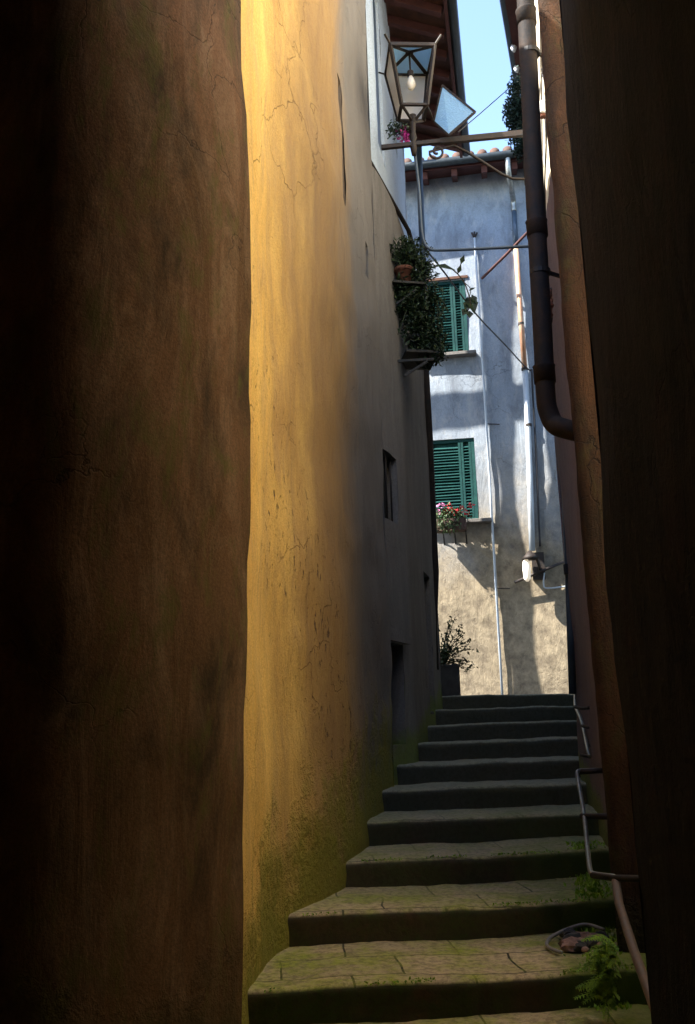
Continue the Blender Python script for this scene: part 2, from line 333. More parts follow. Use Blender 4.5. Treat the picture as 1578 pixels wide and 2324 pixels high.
# wall: plan polyline (front face on the left-hand side of travel if flip False) as a fine grid with holes
def resample(pts, step):
    out = [0.0]; P = [Vector((p[0], p[1], 0)) for p in pts]
    cum = [0.0]
    for a, b_ in zip(P, P[1:]): cum.append(cum[-1] + (b_ - a).length)
    return P, cum
def planpt(P, cum, s):
    s = max(0, min(cum[-1], s))
    for i in range(len(P) - 1):
        if s <= cum[i + 1] + 1e-9:
            t = (s - cum[i]) / (cum[i + 1] - cum[i]); return P[i].lerp(P[i + 1], t), (P[i + 1] - P[i]).normalized()
def wall(name, pts, z0, ztop, mat, parent, holes=(), step=0.12, amp=0.012, nside=1, bulge=None, close=None, smooth=True, curve=True, crease=False):
    """front face along pts from z0 to ztop(s) ; holes (s0, s1, za, zb, depth); close = extra plan points making a solid"""
    if curve:
        sp = smoothpts([(p[0], p[1], 0) for p in pts], 6); pts = [(p.x, p.y) for p in sp]
    P, cum = resample(pts, step); Lh = cum[-1]
    zt = ztop if callable(ztop) else (lambda s: ztop)
    S = sorted(set([0, Lh] + [round(k * step, 4) for k in range(1, int(Lh / step) + 1) if k * step < Lh - 0.01] + [h[i] for h in holes for i in (0, 1)]))
    zmax = max(zt(s) for s in S)
    Z = sorted(set([z0] + [round(z0 + k * step, 4) for k in range(1, int((zmax - z0) / step) + 1) if z0 + k * step < zmax - 0.02] + [zmax] + [h[i] for h in holes for i in (2, 3)]))
    bm = bmesh.new(); V = {}
    def nrm(s):
        a, _ = planpt(P, cum, s - 0.05); b_, _ = planpt(P, cum, s + 0.05); t = (b_ - a).normalized()
        return Vector((t.y, -t.x, 0)) * nside
    def pt(s, z, depth=0.0):
        p, _ = planpt(P, cum, s); n = nrm(s); q = Vector((p.x, p.y, z))
        o = fbm(q, 0.9) * amp * 1.6 + fbm(q + Vector((9, 3, 1)), 3.5) * amp * 0.5
        if bulge: q = q + bulge(s, z)
        return q + n * (o - depth)
    def gv(i, j):
        if (i, j) not in V:
            s, z = S[i], Z[j]; z = min(z, zt(s)); V[(i, j)] = bm.verts.new(pt(s, z))
        return V[(i, j)]
    for i in range(len(S) - 1):
        for j in range(len(Z) - 1):
            sc_, zc = (S[i] + S[i + 1]) / 2, (Z[j] + Z[j + 1]) / 2
            if Z[j] >= max(zt(S[i]), zt(S[i + 1])): continue
            if any(h[0] < sc_ < h[1] and h[2] < zc < h[3] for h in holes): continue
            f = (gv(i, j), gv(i + 1, j), gv(i + 1, j + 1), gv(i, j + 1))
            try: bm.faces.new(f)
            except ValueError: pass
    for h in holes:
        s0, s1, a, b_, dp = h
        o = [pt(s0, a), pt(s1, a), pt(s1, b_), pt(s0, b_)]; q = [pt(s0, a, dp), pt(s1, a, dp), pt(s1, b_, dp), pt(s0, b_, dp)]
        ov = [bm.verts.new(v) for v in o]; qv = [bm.verts.new(v) for v in q]
        for k in range(4): bm.faces.new((ov[k], ov[(k + 1) % 4], qv[(k + 1) % 4], qv[k]))
        bm.faces.new(qv)
    if close:
        ring = [Vector((p[0], p[1], 0)) for p in close]
        full = [planpt(P, cum, Lh)[0]] + ring + [planpt(P, cum, 0)[0]]
        zs = [zt(Lh)] + [(zt(Lh) if len(c) < 3 else c[2]) for c in close] + [zt(0)]
        tv = [bm.verts.new((p.x, p.y, z)) for p, z in zip(full, zs)]; bv = [bm.verts.new((p.x, p.y, z0)) for p in full]
        for k in range(len(full) - 1): bm.faces.new((tv[k], tv[k + 1], bv[k + 1], bv[k]))
        topf = [bm.verts.new(pt(s, zt(s))) for s in S]
        cen = bm.verts.new(sum((v.co for v in tv), Vector()) / len(tv))
        loop = topf + tv
        for k in range(len(loop)):
            a, b_ = loop[k], loop[(k + 1) % len(loop)]
            if (a.co - b_.co).length > 1e-5: bm.faces.new((a, b_, cen))
    bmesh.ops.dissolve_degenerate(bm, dist=1e-5, edges=bm.edges)
    o = fin(bm, name, mat, parent, False)
    me = o.data
    if smooth:
        for p in me.polygons: p.use_smooth = p.area < step * step * 3
    return o, (lambda s, z, d=0.0: pt(s, z, d)), nrm, Lh
# ------------------------------------------------------------------ ground and stairs
bm = bmesh.new()
vs = [bm.verts.new(v) for v in ((-150, -150, -1.75), (150, -150, -1.75), (150, 150, -1.75), (-150, 150, -1.75))]; bm.faces.new(vs)
o = fin(bm, 'ground', simple('dark_earth', (0.06, 0.055, 0.045), 0.95)); o['kind'] = 'structure'
# landing street behind the top step
bm = bmesh.new(); box(bm, (2, 13.4, 0.3 - 0.6), (9, 0, 0), (0, 2.4, 0), (0, 0, 0.596))
o = fin(bm, 'upper_street', simple('dark_paving', (0.05, 0.048, 0.045), 0.9)); o['kind'] = 'structure'
st = thing('stone_stairway', 'worn mossy stone stairway climbing the narrow alley between the house walls', 'stairway', (0.4, 3, -1.75))
# nosing depth at x=0.4 for every step; right ends lie a little farther
DN = {-3: 1.3, -2: 2.05, -1: 2.85, 0: 3.58, 1: 4.33, 2: 5.08, 3: 5.78, 4: 6.45, 5: 7.1, 6: 7.75, 7: 8.4, 8: 9.05, 9: 9.7, 10: 10.38}
def stepline(k, X): return DN[k] + (X - 0.4) * 0.13
for k in range(-3, 11):
    z = -(8 - k) * 0.15; bm = bmesh.new(); nx = 150; x0, x1 = -1.1, 3.0
    prof = []   # (forward offset, z offset) around nosing
    rows = []
    back = 0.78 if k < 10 else 1.2
    for i in range(nx + 1):
        X = x0 + (x1 - x0) * i / nx; d = stepline(k, X); row = []
        q = Vector((X * 1.7, k * 3.1, 0))
        wob = fbm(q, 1.0) * 0.016 + fbm(q, 5.0) * 0.006 + fbm(q, 16.0) * 0.005; sag = fbm(q + Vector((5, 5, 0)), 0.9) * 0.010 - 0.006 * math.exp(-((X - 0.7) / 0.4) ** 2)
        for (a, b_) in ((back, 0), (0.45, 0), (0.2, 0), (0.06, 0), (0.022, -0.003), (0.006, -0.012), (0, -0.028), (0.002, -0.05), (0.01, -0.11), (0.012, -0.16), (0.012, -0.45)):
            w = fbm(Vector((X * 4, a * 4 + b_ * 4, k)), 1.0) * 0.006
            row.append(bm.verts.new((X, d + a + (wob if a < 0.1 else 0), z + b_ + (sag if b_ > -0.2 else 0) + (w if a > 0.02 else 0))))
        rows.append(row)
    for a, b_ in zip(rows, rows[1:]):
        for j in range(len(a) - 1): bm.faces.new((a[j], a[j + 1], b_[j + 1], b_[j]))
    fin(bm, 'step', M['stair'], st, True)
# lower floor round the camera
bm = bmesh.new(); box(bm, (0, -1.6, -1.70), (3, 0, 0), (0, 2.95, 0), (0, 0, 0.045)); o = fin(bm, 'pavement', M['stone']); o['kind'] = 'structure'
# ------------------------------------------------------------------ left: brown near house + passage
hl = thing('brown_house', 'dark brown plastered house wall nearest on the left, fading to black', 'house', (-2, 1, -1.7))
def bl(s, z): return Vector((0.045 * math.exp(-((z - 1.5) / 1.4) ** 2) - 0.0, 0, 0))
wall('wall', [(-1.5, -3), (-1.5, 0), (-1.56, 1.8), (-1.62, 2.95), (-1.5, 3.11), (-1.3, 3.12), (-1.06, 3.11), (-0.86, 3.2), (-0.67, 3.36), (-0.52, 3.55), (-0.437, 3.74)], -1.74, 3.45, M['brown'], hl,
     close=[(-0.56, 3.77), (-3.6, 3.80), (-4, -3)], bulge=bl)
# covered passage above the camera
bm = bmesh.new(); box(bm, (0.0, -0.15, 3.2), (1.9, 0, 0), (0, 3.1, 0), (0, 0, 0.22)); 
o = fin(bm, 'passage_ceiling', M['brown'], hl)
bm = bmesh.new(); box(bm, (0.0, -3.2, 0.8), (2.0, 0, 0), (0, 0.15, 0), (0, 0, 3.0)); o = fin(bm, 'passage_end_wall', M['brown'], hl)
# ------------------------------------------------------------------ left: ochre house turning grey
yh = thing('ochre_house', 'ochre yellow plastered house, glowing and flaking near its edge and grey farther up', 'house', (-1.5, 5.5, -1.3))
ypts = [(-0.95, 3.87), (-0.62, 3.85), (-0.495, 3.93), (-0.45, 4.3), (-0.38, 4.85), (-0.20, 5.4), (-0.06, 5.8), (0.04, 6.3), (0.11, 6.7), (0.19, 7.05), (0.30, 7.5)]
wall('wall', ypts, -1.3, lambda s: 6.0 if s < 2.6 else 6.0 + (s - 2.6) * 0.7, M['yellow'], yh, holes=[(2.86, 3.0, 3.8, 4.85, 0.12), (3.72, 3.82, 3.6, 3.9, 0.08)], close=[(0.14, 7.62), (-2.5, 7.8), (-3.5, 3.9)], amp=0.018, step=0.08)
# lower house with the plants
lh = thing('low_grey_house', 'low grey house with doorway, dark gutter and plant shelves beside the upper steps', 'house', (0.0, 9, -0.4))
lp = [(0.17, 7.52), (0.33, 7.72), (0.52, 8.3), (0.68, 9.0), (0.83, 9.7), (0.97, 10.4)]
lw, lpt, ln, ll = wall('wall', lp, -0.55, 5.0, M['grey'], lh, close=[(0.72, 10.6), (-0.9, 11.1), (-1.3, 7.6)], step=0.1, amp=0.008,
     holes=[(0.18, 0.55, -0.15, 0.66, 0.16), (0.12, 0.60, 1.7, 2.3, 0.12), (1.9, 2.35, 0.1, 1.5, 0.1)])
def panel(name, ptf, s0, s1, za, zb, d, mat, parent):
    bm = bmesh.new(); vs = [bm.verts.new(ptf(s, z, d)) for s, z in ((s0, za), (s1, za), (s1, zb), (s0, zb))]
    vs2 = [bm.verts.new(ptf(s, z, d + 0.03)) for s, z in ((s0, za), (s1, za), (s1, zb), (s0, zb))]
    bm.faces.new(vs); bm.faces.new(vs2[::-1])
    for k in range(4): bm.faces.new((vs[k], vs[(k + 1) % 4], vs2[(k + 1) % 4], vs2[k]))
    return fin(bm, name, mat, parent)
panel('door', lpt, 0.19, 0.54, -0.14, 0.65, 0.12, M['dark'], lh)
panel('window', lpt, 0.13, 0.59, 1.71, 2.29, 0.09, M['dark'], lh)
panel('window', lpt, 1.91, 2.34, 0.11, 1.49, 0.07, M['dark'], lh)
bm = bmesh.new(); bar(bm, lpt(0.12, 0.70, -0.02), lpt(0.64, 0.70, -0.02), 0.08, 0.06); fin(bm, 'door_lintel', M['grey'], lh)
for k in range(3):
    q = 0.2 + k * 0.15; mk_tube('window_bar', [lpt(q, 1.69, 0.03), lpt(q, 2.31, 0.03)], 0.008, M['iron'], lh, 6)
mk_tube('gutter', [lpt(0.05, 5.02, -0.05), lpt(1.5, 5.02, -0.05), lpt(3.0, 5.02, -0.05)], 0.024, M['blackpipe'], lh)
c = lpt(ll, 0, -0.03)
mk_tube('downpipe', [at(964, 800, 10.2), at(975, 1000, 10.2), at(983, 1200, 10.2), at(988, 1300, 10.2), at(984, 1420, 10.2), at(988, 1520, 10.15)], 0.042, M['blackpipe'], lh)
mk_tube('cable', smoothpts([at(968, 1340, 9.9), at(972, 1420, 9.8), at(985, 1525, 9.9)]), 0.012, M['cable'], lh, 6)
# ------------------------------------------------------------------ pale tall house with brown eaves
ph = thing('pale_house', 'tall pale blue looking house with deep brown timber eaves above the lantern', 'house', (-0.3, 10, -0.3))
pp = [(0.34, 7.45), (0.42, 8.0), (0.70, 10.0), (0.96, 12.0)]
pw, ppt, pn, pl = wall('wall', [(0.29, 8.0), (0.40, 8.2), (0.68, 10.0), (0.955, 12.0)], 4.6, 8.3, M['pale'], ph, close=[(-0.9, 12.1), (-1.1, 8.3), (-0.6, 8.05)], step=0.14, amp=0.01,
     holes=[(0.3, 0.75, 5.6, 7.6, 0.12), (2.1, 2.6, 6.9, 8.0, 0.1)])
panel('window_shutter', ppt, 0.31, 0.74, 5.61, 7.59, 0.03, M['bluepipe'], ph)
panel('window_shutter', ppt, 2.11, 2.59, 6.91, 7.99, 0.03, M['bluepipe'], ph)
# eave: boards, rafters, gutter
ea0, ea1 = Vector((0.30, 7.3, 8.32)), Vector((0.93, 12.15, 8.32))
eb0, eb1 = Vector((0.95, 7.3, 8.06)), Vector((1.79, 12.15, 8.06))
bm = bmesh.new(); n = 24; rows = []
for i in range(n + 1):
    t = i / n; a = ea0.lerp(ea1, t); b_ = eb0.lerp(eb1, t)
    rows.append([bm.verts.new(a), bm.verts.new(b_), bm.verts.new(b_ + Vector((0, 0, 0.07))), bm.verts.new(a + Vector((-0.5, 0, 0.3)))])
for a, b_ in zip(rows, rows[1:]):
    for j in range(4): bm.faces.new((a[j], a[(j + 1) % 4], b_[(j + 1) % 4], b_[j]))
bm.faces.new(rows[0]); bm.faces.new(rows[-1][::-1])
fin(bm, 'eave_boards', M['wood'], ph)
for i in range(13):
    t = (i + 0.4) / 13; a = ea0.lerp(ea1, t) - Vector((0.1, 0, 0.03)); b_ = eb0.lerp(eb1, t) - Vector((0.05, 0, 0.045))
    bm = bmesh.new(); bar(bm, a, b_, 0.07, 0.10); fin(bm, 'rafter', M['redwood'], ph)
bm = bmesh.new(); bar(bm, eb0 + Vector((0.0, 0, 0.02)), eb1 + Vector((0.0, 0, 0.02)), 0.04, 0.2); fin(bm, 'fascia', M['redwood'], ph)
mk_tube('gutter', [eb0 + Vector((0.07, 0, 0.04)), eb1 + Vector((0.07, 0, 0.0))], 0.065, M['gutter'], ph, 10)
mk_tube('downpipe', [at(950, 290, 11.95), at(951, 340, 11.95), at(954, 440, 11.95), at(959, 560, 11.95), at(967, 800, 11.95)], 0.045, M['bluepipe'], ph, 10)
# ------------------------------------------------------------------ right: rust near house, pink house
bh = thing('black_house', 'house wall coloured black for the passage shade, nearest on the right edge of the alley', 'house', (1.6, 0, -1.7))
wall('wall', [(0.80, -3), (0.80, 0), (0.82, 1.6), (0.855, 2.7), (0.875, 3.12)], -1.74, 3.45, M['shade_black'], bh, nside=-1,
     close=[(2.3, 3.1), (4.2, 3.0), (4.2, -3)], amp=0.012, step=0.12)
rh = thing('rust_house', 'rust brown plastered corner between the black wall and the black downpipe', 'house', (1.8, 4.7, -1.3))
def br_(s, z): return Vector((0, 0, 0))
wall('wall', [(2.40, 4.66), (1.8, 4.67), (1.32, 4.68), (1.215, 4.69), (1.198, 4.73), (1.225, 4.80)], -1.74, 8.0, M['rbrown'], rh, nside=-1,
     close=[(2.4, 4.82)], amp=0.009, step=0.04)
ch = thing('cream_house', 'cream sunlit house up the side passage on the right', 'house', (3.5, 4, -1.3))
wall('wall', [(1.76, 3.13), (1.77, 3.8), (1.76, 4.62)], -1.74, 7.5, M['cream'], ch, nside=-1, close=[(4.6, 4.5), (4.6, 3.12)], step=0.2)
kh = thing('pink_house', 'narrow strip of pinkish grey house wall carrying cables behind the black downpipe', 'house', (2.5, 6, -1))
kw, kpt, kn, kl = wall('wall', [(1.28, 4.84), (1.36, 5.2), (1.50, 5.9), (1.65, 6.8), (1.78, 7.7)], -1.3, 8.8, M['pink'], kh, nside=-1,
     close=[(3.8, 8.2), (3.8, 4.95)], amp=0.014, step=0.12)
rb = thing('far_right_house', 'dark house beyond the black downpipe with its eave against the sky', 'house', (3.4, 9, -0.3))
wall('wall', [(1.95, 8.3), (2.2, 9.2), (2.55, 10.5), (2.7, 11.2)], -0.4, 8.1, M['grey'], rb, nside=-1, close=[(4.5, 11.6), (4.5, 8.4)], step=0.2)
bm = bmesh.new(); e0, e1 = at(1148, 0, 9.15), at(1182, 210, 9.15)
e1 = atz(1180, 195, e0.z)
d_ = (e1 - e0); a0 = e0 - d_ * 1.5
box(bm, (a0 + e1) / 2 + Vector((0.35, 0, 0.1)), (e1 - a0) / 2, (0.35, -0.02, 0.03), (0, 0, 0.09)); fin(bm, 'eave', M['redwood'], rb)
mk_tube('gutter', [a0 + Vector((-0.02, 0, 0.05)), e1 + Vector((-0.02, 0, 0.05))], 0.055, M['gutter'], rb, 10)
for (x, y) in ((1163, 105), (1170, 152)):
    p = atz(x + 3, y, e0.z - 0.02); bm = bmesh.new(); tube(bm, [p + Vector((0, 0, -0.08)), p + Vector((0, 0, -0.02)), p, p + Vector((0, 0, 0.04))], [0.015, 0.04, 0.025, 0.04], 10)
    fin(bm, 'insulator', M['plastic'], rb, True)
# black downpipe
bp_ = thing('black_downpipe', 'thick black downpipe bending into the rust brown corner on the right', 'downpipe', at(1215, 500, 5.15))
pts = [at(1186, -120, 5.1), at(1193, 0, 5.1), at(1203, 200, 5.1), at(1212, 400, 5.1), at(1223, 600, 5.1), at(1233, 780, 5.1), at(1239, 900, 5.1), at(1245, 935, 5.1), at(1258, 962, 5.08), at(1280, 972, 5.02), at(1330, 985, 4.98)]
mk_tube('pipe', smoothpts(pts, 4), 0.056, M['blackpipe'], bp_, 16)
for (x, y) in ((1195, 40), (1219, 520), (1236, 850)):
    p = at(x, y, 5.1); bm = bmesh.new(); tube(bm, [p + Vector((0, 0, -0.05)), p + Vector((0, 0, 0.04)), p + Vector((0, 0, 0.05))], [0.062, 0.062, 0.066], 18); fin(bm, 'socket', M['blackpipe'], bp_, True)
for (x, y) in ((1203, 122), (1226, 619)):
    p = at(x, y, 5.1); bm = bmesh.new()
    tube(bm, [p + Vector((-0.001, 0, -0.014)), p + Vector((0, 0, 0.014))], 0.062, 16)
    bar(bm, p + Vector((0.05, 0, 0)), p + Vector((0.2, 0.1, 0.0)), 0.015, 0.02); fin(bm, 'clamp', M['black'], bp_)
# dark lower downpipe at the corner of the pink house
lp_ = thing('blue_black_downpipe', 'slim blue black pipe running down the far corner of the pinkish wall', 'downpipe', at(1290, 1200, 7.5))
mk_tube('pipe', [at(1262, 940, 7.55), at(1275, 985, 7.55), at(1283, 1100, 7.55), at(1289, 1250, 7.55), at(1294, 1400, 7.55), at(1300, 1575, 7.55)], 0.03, M['bluepipe'], lp_, 10)
mk_tube('hook', smoothpts([at(1276, 985, 7.5), at(1266, 993, 7.5), at(1270, 1003, 7.5), at(1279, 997, 7.5)], 4), 0.008, M['cable'], lp_, 6)
for y in (1292,):
    p = at(1292, y, 7.5); bm = bmesh.new(); tube(bm, [p - Vector((0, 0, 0.04)), p + Vector((0, 0, 0.04))], 0.045, 12); fin(bm, 'collar', M['cable'], lp_)
# cables and boxes on the pink wall
def wallx(x, y, off=0.03):
    """point on the pink wall in front of its surface along the ray"""
    r = ray(x, y); best = None
    for k in range(0, 120):
        s = kl * k / 119; q = kpt(s, 0, -off); e = q.x / q.y - r.x / r.y
        if best is None or abs(e) < best[0]: best = (abs(e), q.y)
    return r * (best[1] / r.y)
cg = thing('cable_run', 'loose grey and black cables stapled down the pinkish wall', 'cables', wallx(1238, 500))
mk_tube('cable', smoothpts([wallx(1226, 0), wallx(1229, 200), wallx(1233, 420), wallx(1243, 700), wallx(1250, 880), wallx(1266, 960)], 3), 0.007, M['greycable'], cg, 6)
mk_tube('cable', smoothpts([wallx(1236, 260), wallx(1240, 330), wallx(1237, 410), wallx(1240, 560), wallx(1248, 760), wallx(1257, 900)], 3), 0.006, M['cable'], cg, 6)
mk_tube('cable', smoothpts([wallx(1230, 165), wallx(1236, 185), wallx(1239, 225), wallx(1241, 290), wallx(1238, 370)], 3), 0.006, M['cable'], cg, 6)
mk_tube('cable', smoothpts([wallx(1231, 165), wallx(1226, 200), wallx(1224, 240), wallx(1228, 300), wallx(1233, 380)], 3), 0.006, M['greycable'], cg, 6)
p = wallx(1231, 165); bm = bmesh.new(); tube(bm, smoothpts([p + Vector((0, 0, 0.03)), p + Vector((0.0, -0.03, 0)), p - Vector((0, 0, 0.03))], 4), 0.008, 6); fin(bm, 'hook', M['iron'], cg)
p = wallx(1232, 247, 0.05); o = thing('junction_box', 'small white junction box on the cables above the beam end', 'junction box', p)
bm = bmesh.new(); box(bm, p, (0.03, 0.012, 0), (-0.01, 0.03, 0), (0, 0, 0.045)); ob = fin(bm, 'housing', M['plastic'], o)
md = ob.modifiers.new('b', 'BEVEL'); md.width = 0.008; md.segments = 2
bm = bmesh.new(); box(bm, p - Vector((0, 0, 0.056)), (0.02, 0.0, 0), (0, 0.02, 0), (0, 0, 0.010)); fin(bm, 'cable_gland', M['terra'], o)
ins = thing('insulator_rack', 'brown insulators on a rack half way up the pinkish wall', 'insulators', wallx(1247, 680))
for (x, y) in ((1245, 668), (1249, 690), (1247, 712)):
    p = wallx(x, y, 0.05); bm = bmesh.new(); tube(bm, [p - Vector((0, 0, 0.03)), p - Vector((0, 0, 0.01)), p, p + Vector((0, 0, 0.03))], [0.02, 0.03, 0.018, 0.026], 10)
    fin(bm, 'insulator', M['terra'], ins, True)
bm = bmesh.new(); bar(bm, wallx(1250, 655, 0.02), wallx(1254, 730, 0.02), 0.02, 0.03); fin(bm, 'rack', M['iron'], ins)
# ------------------------------------------------------------------ far house
FO = Vector((2.2, 14.0, 0)); FU = Vector((0.988, -0.156, 0)).normalized(); FN = Vector((-FU.y * -1, 0, 0)); FN = Vector((FU.y, -FU.x, 0))
if FN.y > 0: FN = -FN
def fwr(x, y, off=0.0):
    r = ray(x, y); o_ = FO + FN * off; t = o_.dot(FN) / r.dot(FN); return r * t
def fs(x, y):
    p = fwr(x, y); return (p - FO).dot(FU) + 7.0, p.z
def fp(s, z, off=0.0): return FO + FU * (s - 7.0) + Vector((0, 0, z)) + FN * off
fh = thing('white_house', 'sunlit white house closing the alley, with green shutters and tiled eave', 'house', FO + Vector((0, 0.3, 0.3)))
s1, zt1 = fs(1055, 633); _, zb1 = fs(1066, 801); sL = fs(955, 700)[0]
s2, zt2 = fs(1076, 993); _, zb2 = fs(1087, 1180); sL2 = fs(972, 1100)[0]
zwall = fs(1060, 418)[1]
wall('wall', [(p.x, p.y) for p in (fp(0, 0), fp(13, 0))], 0.25, zwall + 0.25, M['far'], fh, curve=False,
     close=[(6, 18), (-6, 19)], holes=[(sL, s1, zb1, zt1, 0.10), (sL2, s2, zb2, zt2, 0.10)], step=0.16, amp=0.014)
def shutter(s0, s1_, za, zb):
    w = thing_child('window', fh, fp((s0 + s1_) / 2, za))
    bm = bmesh.new()
    for a, b_, c, d in ((s0, s1_, zb - 0.05, zb), (s0, s1_, za, za + 0.05), (s0, s0 + 0.05, za + 0.05, zb - 0.05), (s1_ - 0.05, s1_, za + 0.05, zb - 0.05)):
        box(bm, fp((a + b_) / 2, (c + d) / 2, -0.055), FU * (b_ - a) / 2, FN * 0.035, Vector((0, 0, (d - c) / 2)))
    fin(bm, 'frame', M['green'], w)
    mid = s1_ - 0.05 - (s1_ - s0) * 0.22
    for (a, b_) in ((s0 + 0.055, mid - 0.004), (mid + 0.004, s1_ - 0.055)):
        bm = bmesh.new(); st_ = 0.035
        for e in (a, b_ - st_): box(bm, fp(e + st_ / 2, (za + zb) / 2, -0.04), FU * st_ / 2, FN * 0.02, Vector((0, 0, (zb - za) / 2 - 0.055)))
        z = za + 0.10
        while z < zb - 0.09:
            tl = random.uniform(-0.006, 0.006); c = fp((a + b_) / 2, z + random.uniform(-.003, .003), -0.042); box(bm, c, FU * ((b_ - a) / 2 - st_) + Vector((0, 0, random.uniform(-.004, .004))), (FN * 0.022 - Vector((0, 0, 0.018 + tl))), (FN * 0.003 + Vector((0, 0, 0.004))))
            z += 0.047
        box(bm, fp((a + b_) / 2, (za + zb) / 2, -0.075), FU * (b_ - a) / 2, FN * 0.003, Vector((0, 0, (zb - za) / 2 - 0.05)))
        fin(bm, 'shutter_leaf', M['green'], w)
def thing_child(name, parent, loc):
    o = bpy.data.objects.new(name, None); COL.objects.link(o); o.parent = parent; o.location = Vector(loc) - world_loc(parent); o.empty_display_size = 0.1; return o
shutter(sL + 0.004, s1 - 0.004, zb1 + 0.004, zt1 - 0.004)
shutter(sL2 + 0.004, s2 - 0.004, zb2 + 0.004, zt2 - 0.004)
for (a, b_, z) in ((sL - 0.1, fs(1082, 805)[0], zb1 - 0.035), (sL2 - 0.1, fs(1116, 1185)[0], zb2 - 0.03)):
    bm = bmesh.new(); box(bm, fp((a + b_) / 2, z, 0.05), FU * (b_ - a) / 2, FN * 0.09, Vector((0, 0, 0.028))); ob = fin(bm, 'window_sill', M['sill'], fh)
    md = ob.modifiers.new('b', 'BEVEL'); md.width = 0.008; md.segments = 2
bm = bmesh.new(); box(bm, fp((sL + s1) / 2 - 0.1, zt1 + 0.03, 0.01), FU * ((s1 - sL) / 2 + 0.15), FN * 0.02, Vector((0, 0, 0.022))); fin(bm, 'window_lintel', M['wood'], fh)
# eave
zo = at(1060, 352, 13.3).z; OV = 0.5
bm = bmesh.new()
sl = (fp(0, zwall + 0.22, -0.2) - fp(0, zo - 0.02, OV)); nrm_ = sl.cross(FU).normalized()
cc = (fp(6, zwall + 0.22, -0.2) + fp(6, zo - 0.02, OV)) / 2
zo = zwall - 0.02
a, b_ = fp(0, zwall + 0.30, -0.6), fp(0, zwall + 0.02, OV)
v4 = [fp(s, z, o_) for s in (0, 13) for z, o_ in ((zwall + 0.02, OV), (zwall + 0.32, -0.5), (zwall + 0.38, -0.5), (zwall + 0.08, OV))]
vs = [bm.verts.new(v) for v in v4]
for f in ((0, 1, 5, 4), (1, 2, 6, 5), (2, 3, 7, 6), (3, 0, 4, 7), (0, 3, 2, 1), (4, 5, 6, 7)): bm.faces.new([vs[i] for i in f])
fin(bm, 'eave_boards', M['redwood'], fh)
for i in range(26):
    s = 0.5 + i * 0.48; bm = bmesh.new(); bar(bm, fp(s, zwall + 0.16, -0.1), fp(s, zwall - 0.03, OV - 0.06), 0.09, 0.11); fin(bm, 'rafter', M['redwood'], fh)
mk_tube('gutter', [fp(0.2, zwall + 0.09, OV + 0.07), fp(12.8, zwall + 0.09, OV + 0.07)], 0.065, M['gutter'], fh, 10)
tr = thing_child('roof', fh, fp(6, zwall + 0.2, 0)); bm = bmesh.new()
for i in range(64):
    s = 0.2 + i * 0.2; a, b_ = fp(s, zwall + 0.16, OV + 0.05), fp(s, zwall + 1.6, -3.6)
    for k in range(3):
        p0, p1 = a.lerp(b_, k / 3), a.lerp(b_, (k + 1) / 3 + 0.01); tube(bm, [p0, p1], [0.085, 0.07], 10)
fin(bm, 'tiles', M['tile'], tr, True)
bm = bmesh.new(); v4 = [fp(s, z, o_) for s in (0, 13) for z, o_ in ((zwall + 0.10, OV), (zwall + 1.55, -3.6), (zwall + 1.60, -3.6), (zwall + 0.15, OV))]
vs = [bm.verts.new(v) for v in v4]
for f in ((0, 1, 5, 4), (1, 2, 6, 5), (2, 3, 7, 6), (3, 0, 4, 7), (0, 3, 2, 1), (4, 5, 6, 7)): bm.faces.new([vs[i] for i in f])
fin(bm, 'roof_deck', M['tile'], tr)
# pipes on the white house
wp = thing('white_pipe', 'thin white pipe running straight down the sunlit wall beside the shutters', 'pipe', fwr(1141, 1560, 0.03))
mk_tube('pipe', [fwr(1077, 540, 0.05), fwr(1090, 735, 0.05), fwr(1104, 960, 0.05), fwr(1118, 1200, 0.05), fwr(1130, 1400, 0.05), fwr(1141, 1590, 0.05)], 0.018, M['whitepipe'], wp, 8)
bm = bmesh.new()
for dx in (-6, 0, 6): tube(bm, [fwr(1077, 540, 0.05), fwr(1077 + dx, 530 - (2 if dx else 4), 0.05)], 0.016, 6)
fin(bm, 'cap', M['iron'], wp, True)
for (x, y) in ((1104, 962), (1128, 1335)):
    bm = bmesh.new(); tube(bm, [fwr(x, y, 0.05), fwr(x + 30, y + 1, 0.02)], 0.008, 6); fin(bm, 'strap', M['iron'], wp)
cp = thing('copper_downpipe', 'downpipe of copper and grey lengths with a kink below the gutter', 'downpipe', fwr(1206, 1240, 0.06))
mk_tube('pipe_elbow', smoothpts([fp(fs(1150, 370)[0], zwall + 0.05, OV + 0.05), fp(fs(1152, 400)[0], zwall - 0.18, OV + 0.02), fp(fs(1158, 425)[0], zwall - 0.36, OV - 0.15), fwr(1165, 455, 0.09), fwr(1167, 480, 0.08)], 5), 0.045, M['rail'], cp, 10)
mk_tube('pipe', [fwr(1167, 478, 0.08), fwr(1171, 560, 0.08)], 0.04, M['bluepipe'], cp, 10)
mk_tube('copper_length', [fwr(1171, 562, 0.08), fwr(1181, 700, 0.08), fwr(1191, 838, 0.08)], 0.042, M['copper'], cp, 10)
mk_tube('lower_length', [fwr(1192, 840, 0.07), fwr(1200, 1000, 0.07), fwr(1205, 1140, 0.07), fwr(1208, 1250, 0.07)], 0.046, M['whitepipe'], cp, 12)
for (x, y) in ((1170, 562), (1183, 735), (1200, 965), (1191, 838)):
    p = fwr(x, y, 0.08); bm = bmesh.new(); tube(bm, [p - Vector((0, 0, 0.018)), p + Vector((0, 0, 0.018))], 0.052 if y > 830 else 0.048, 12); bar(bm, p, fwr(x, y, 0), 0.02); fin(bm, 'clamp', M['iron'], cp)
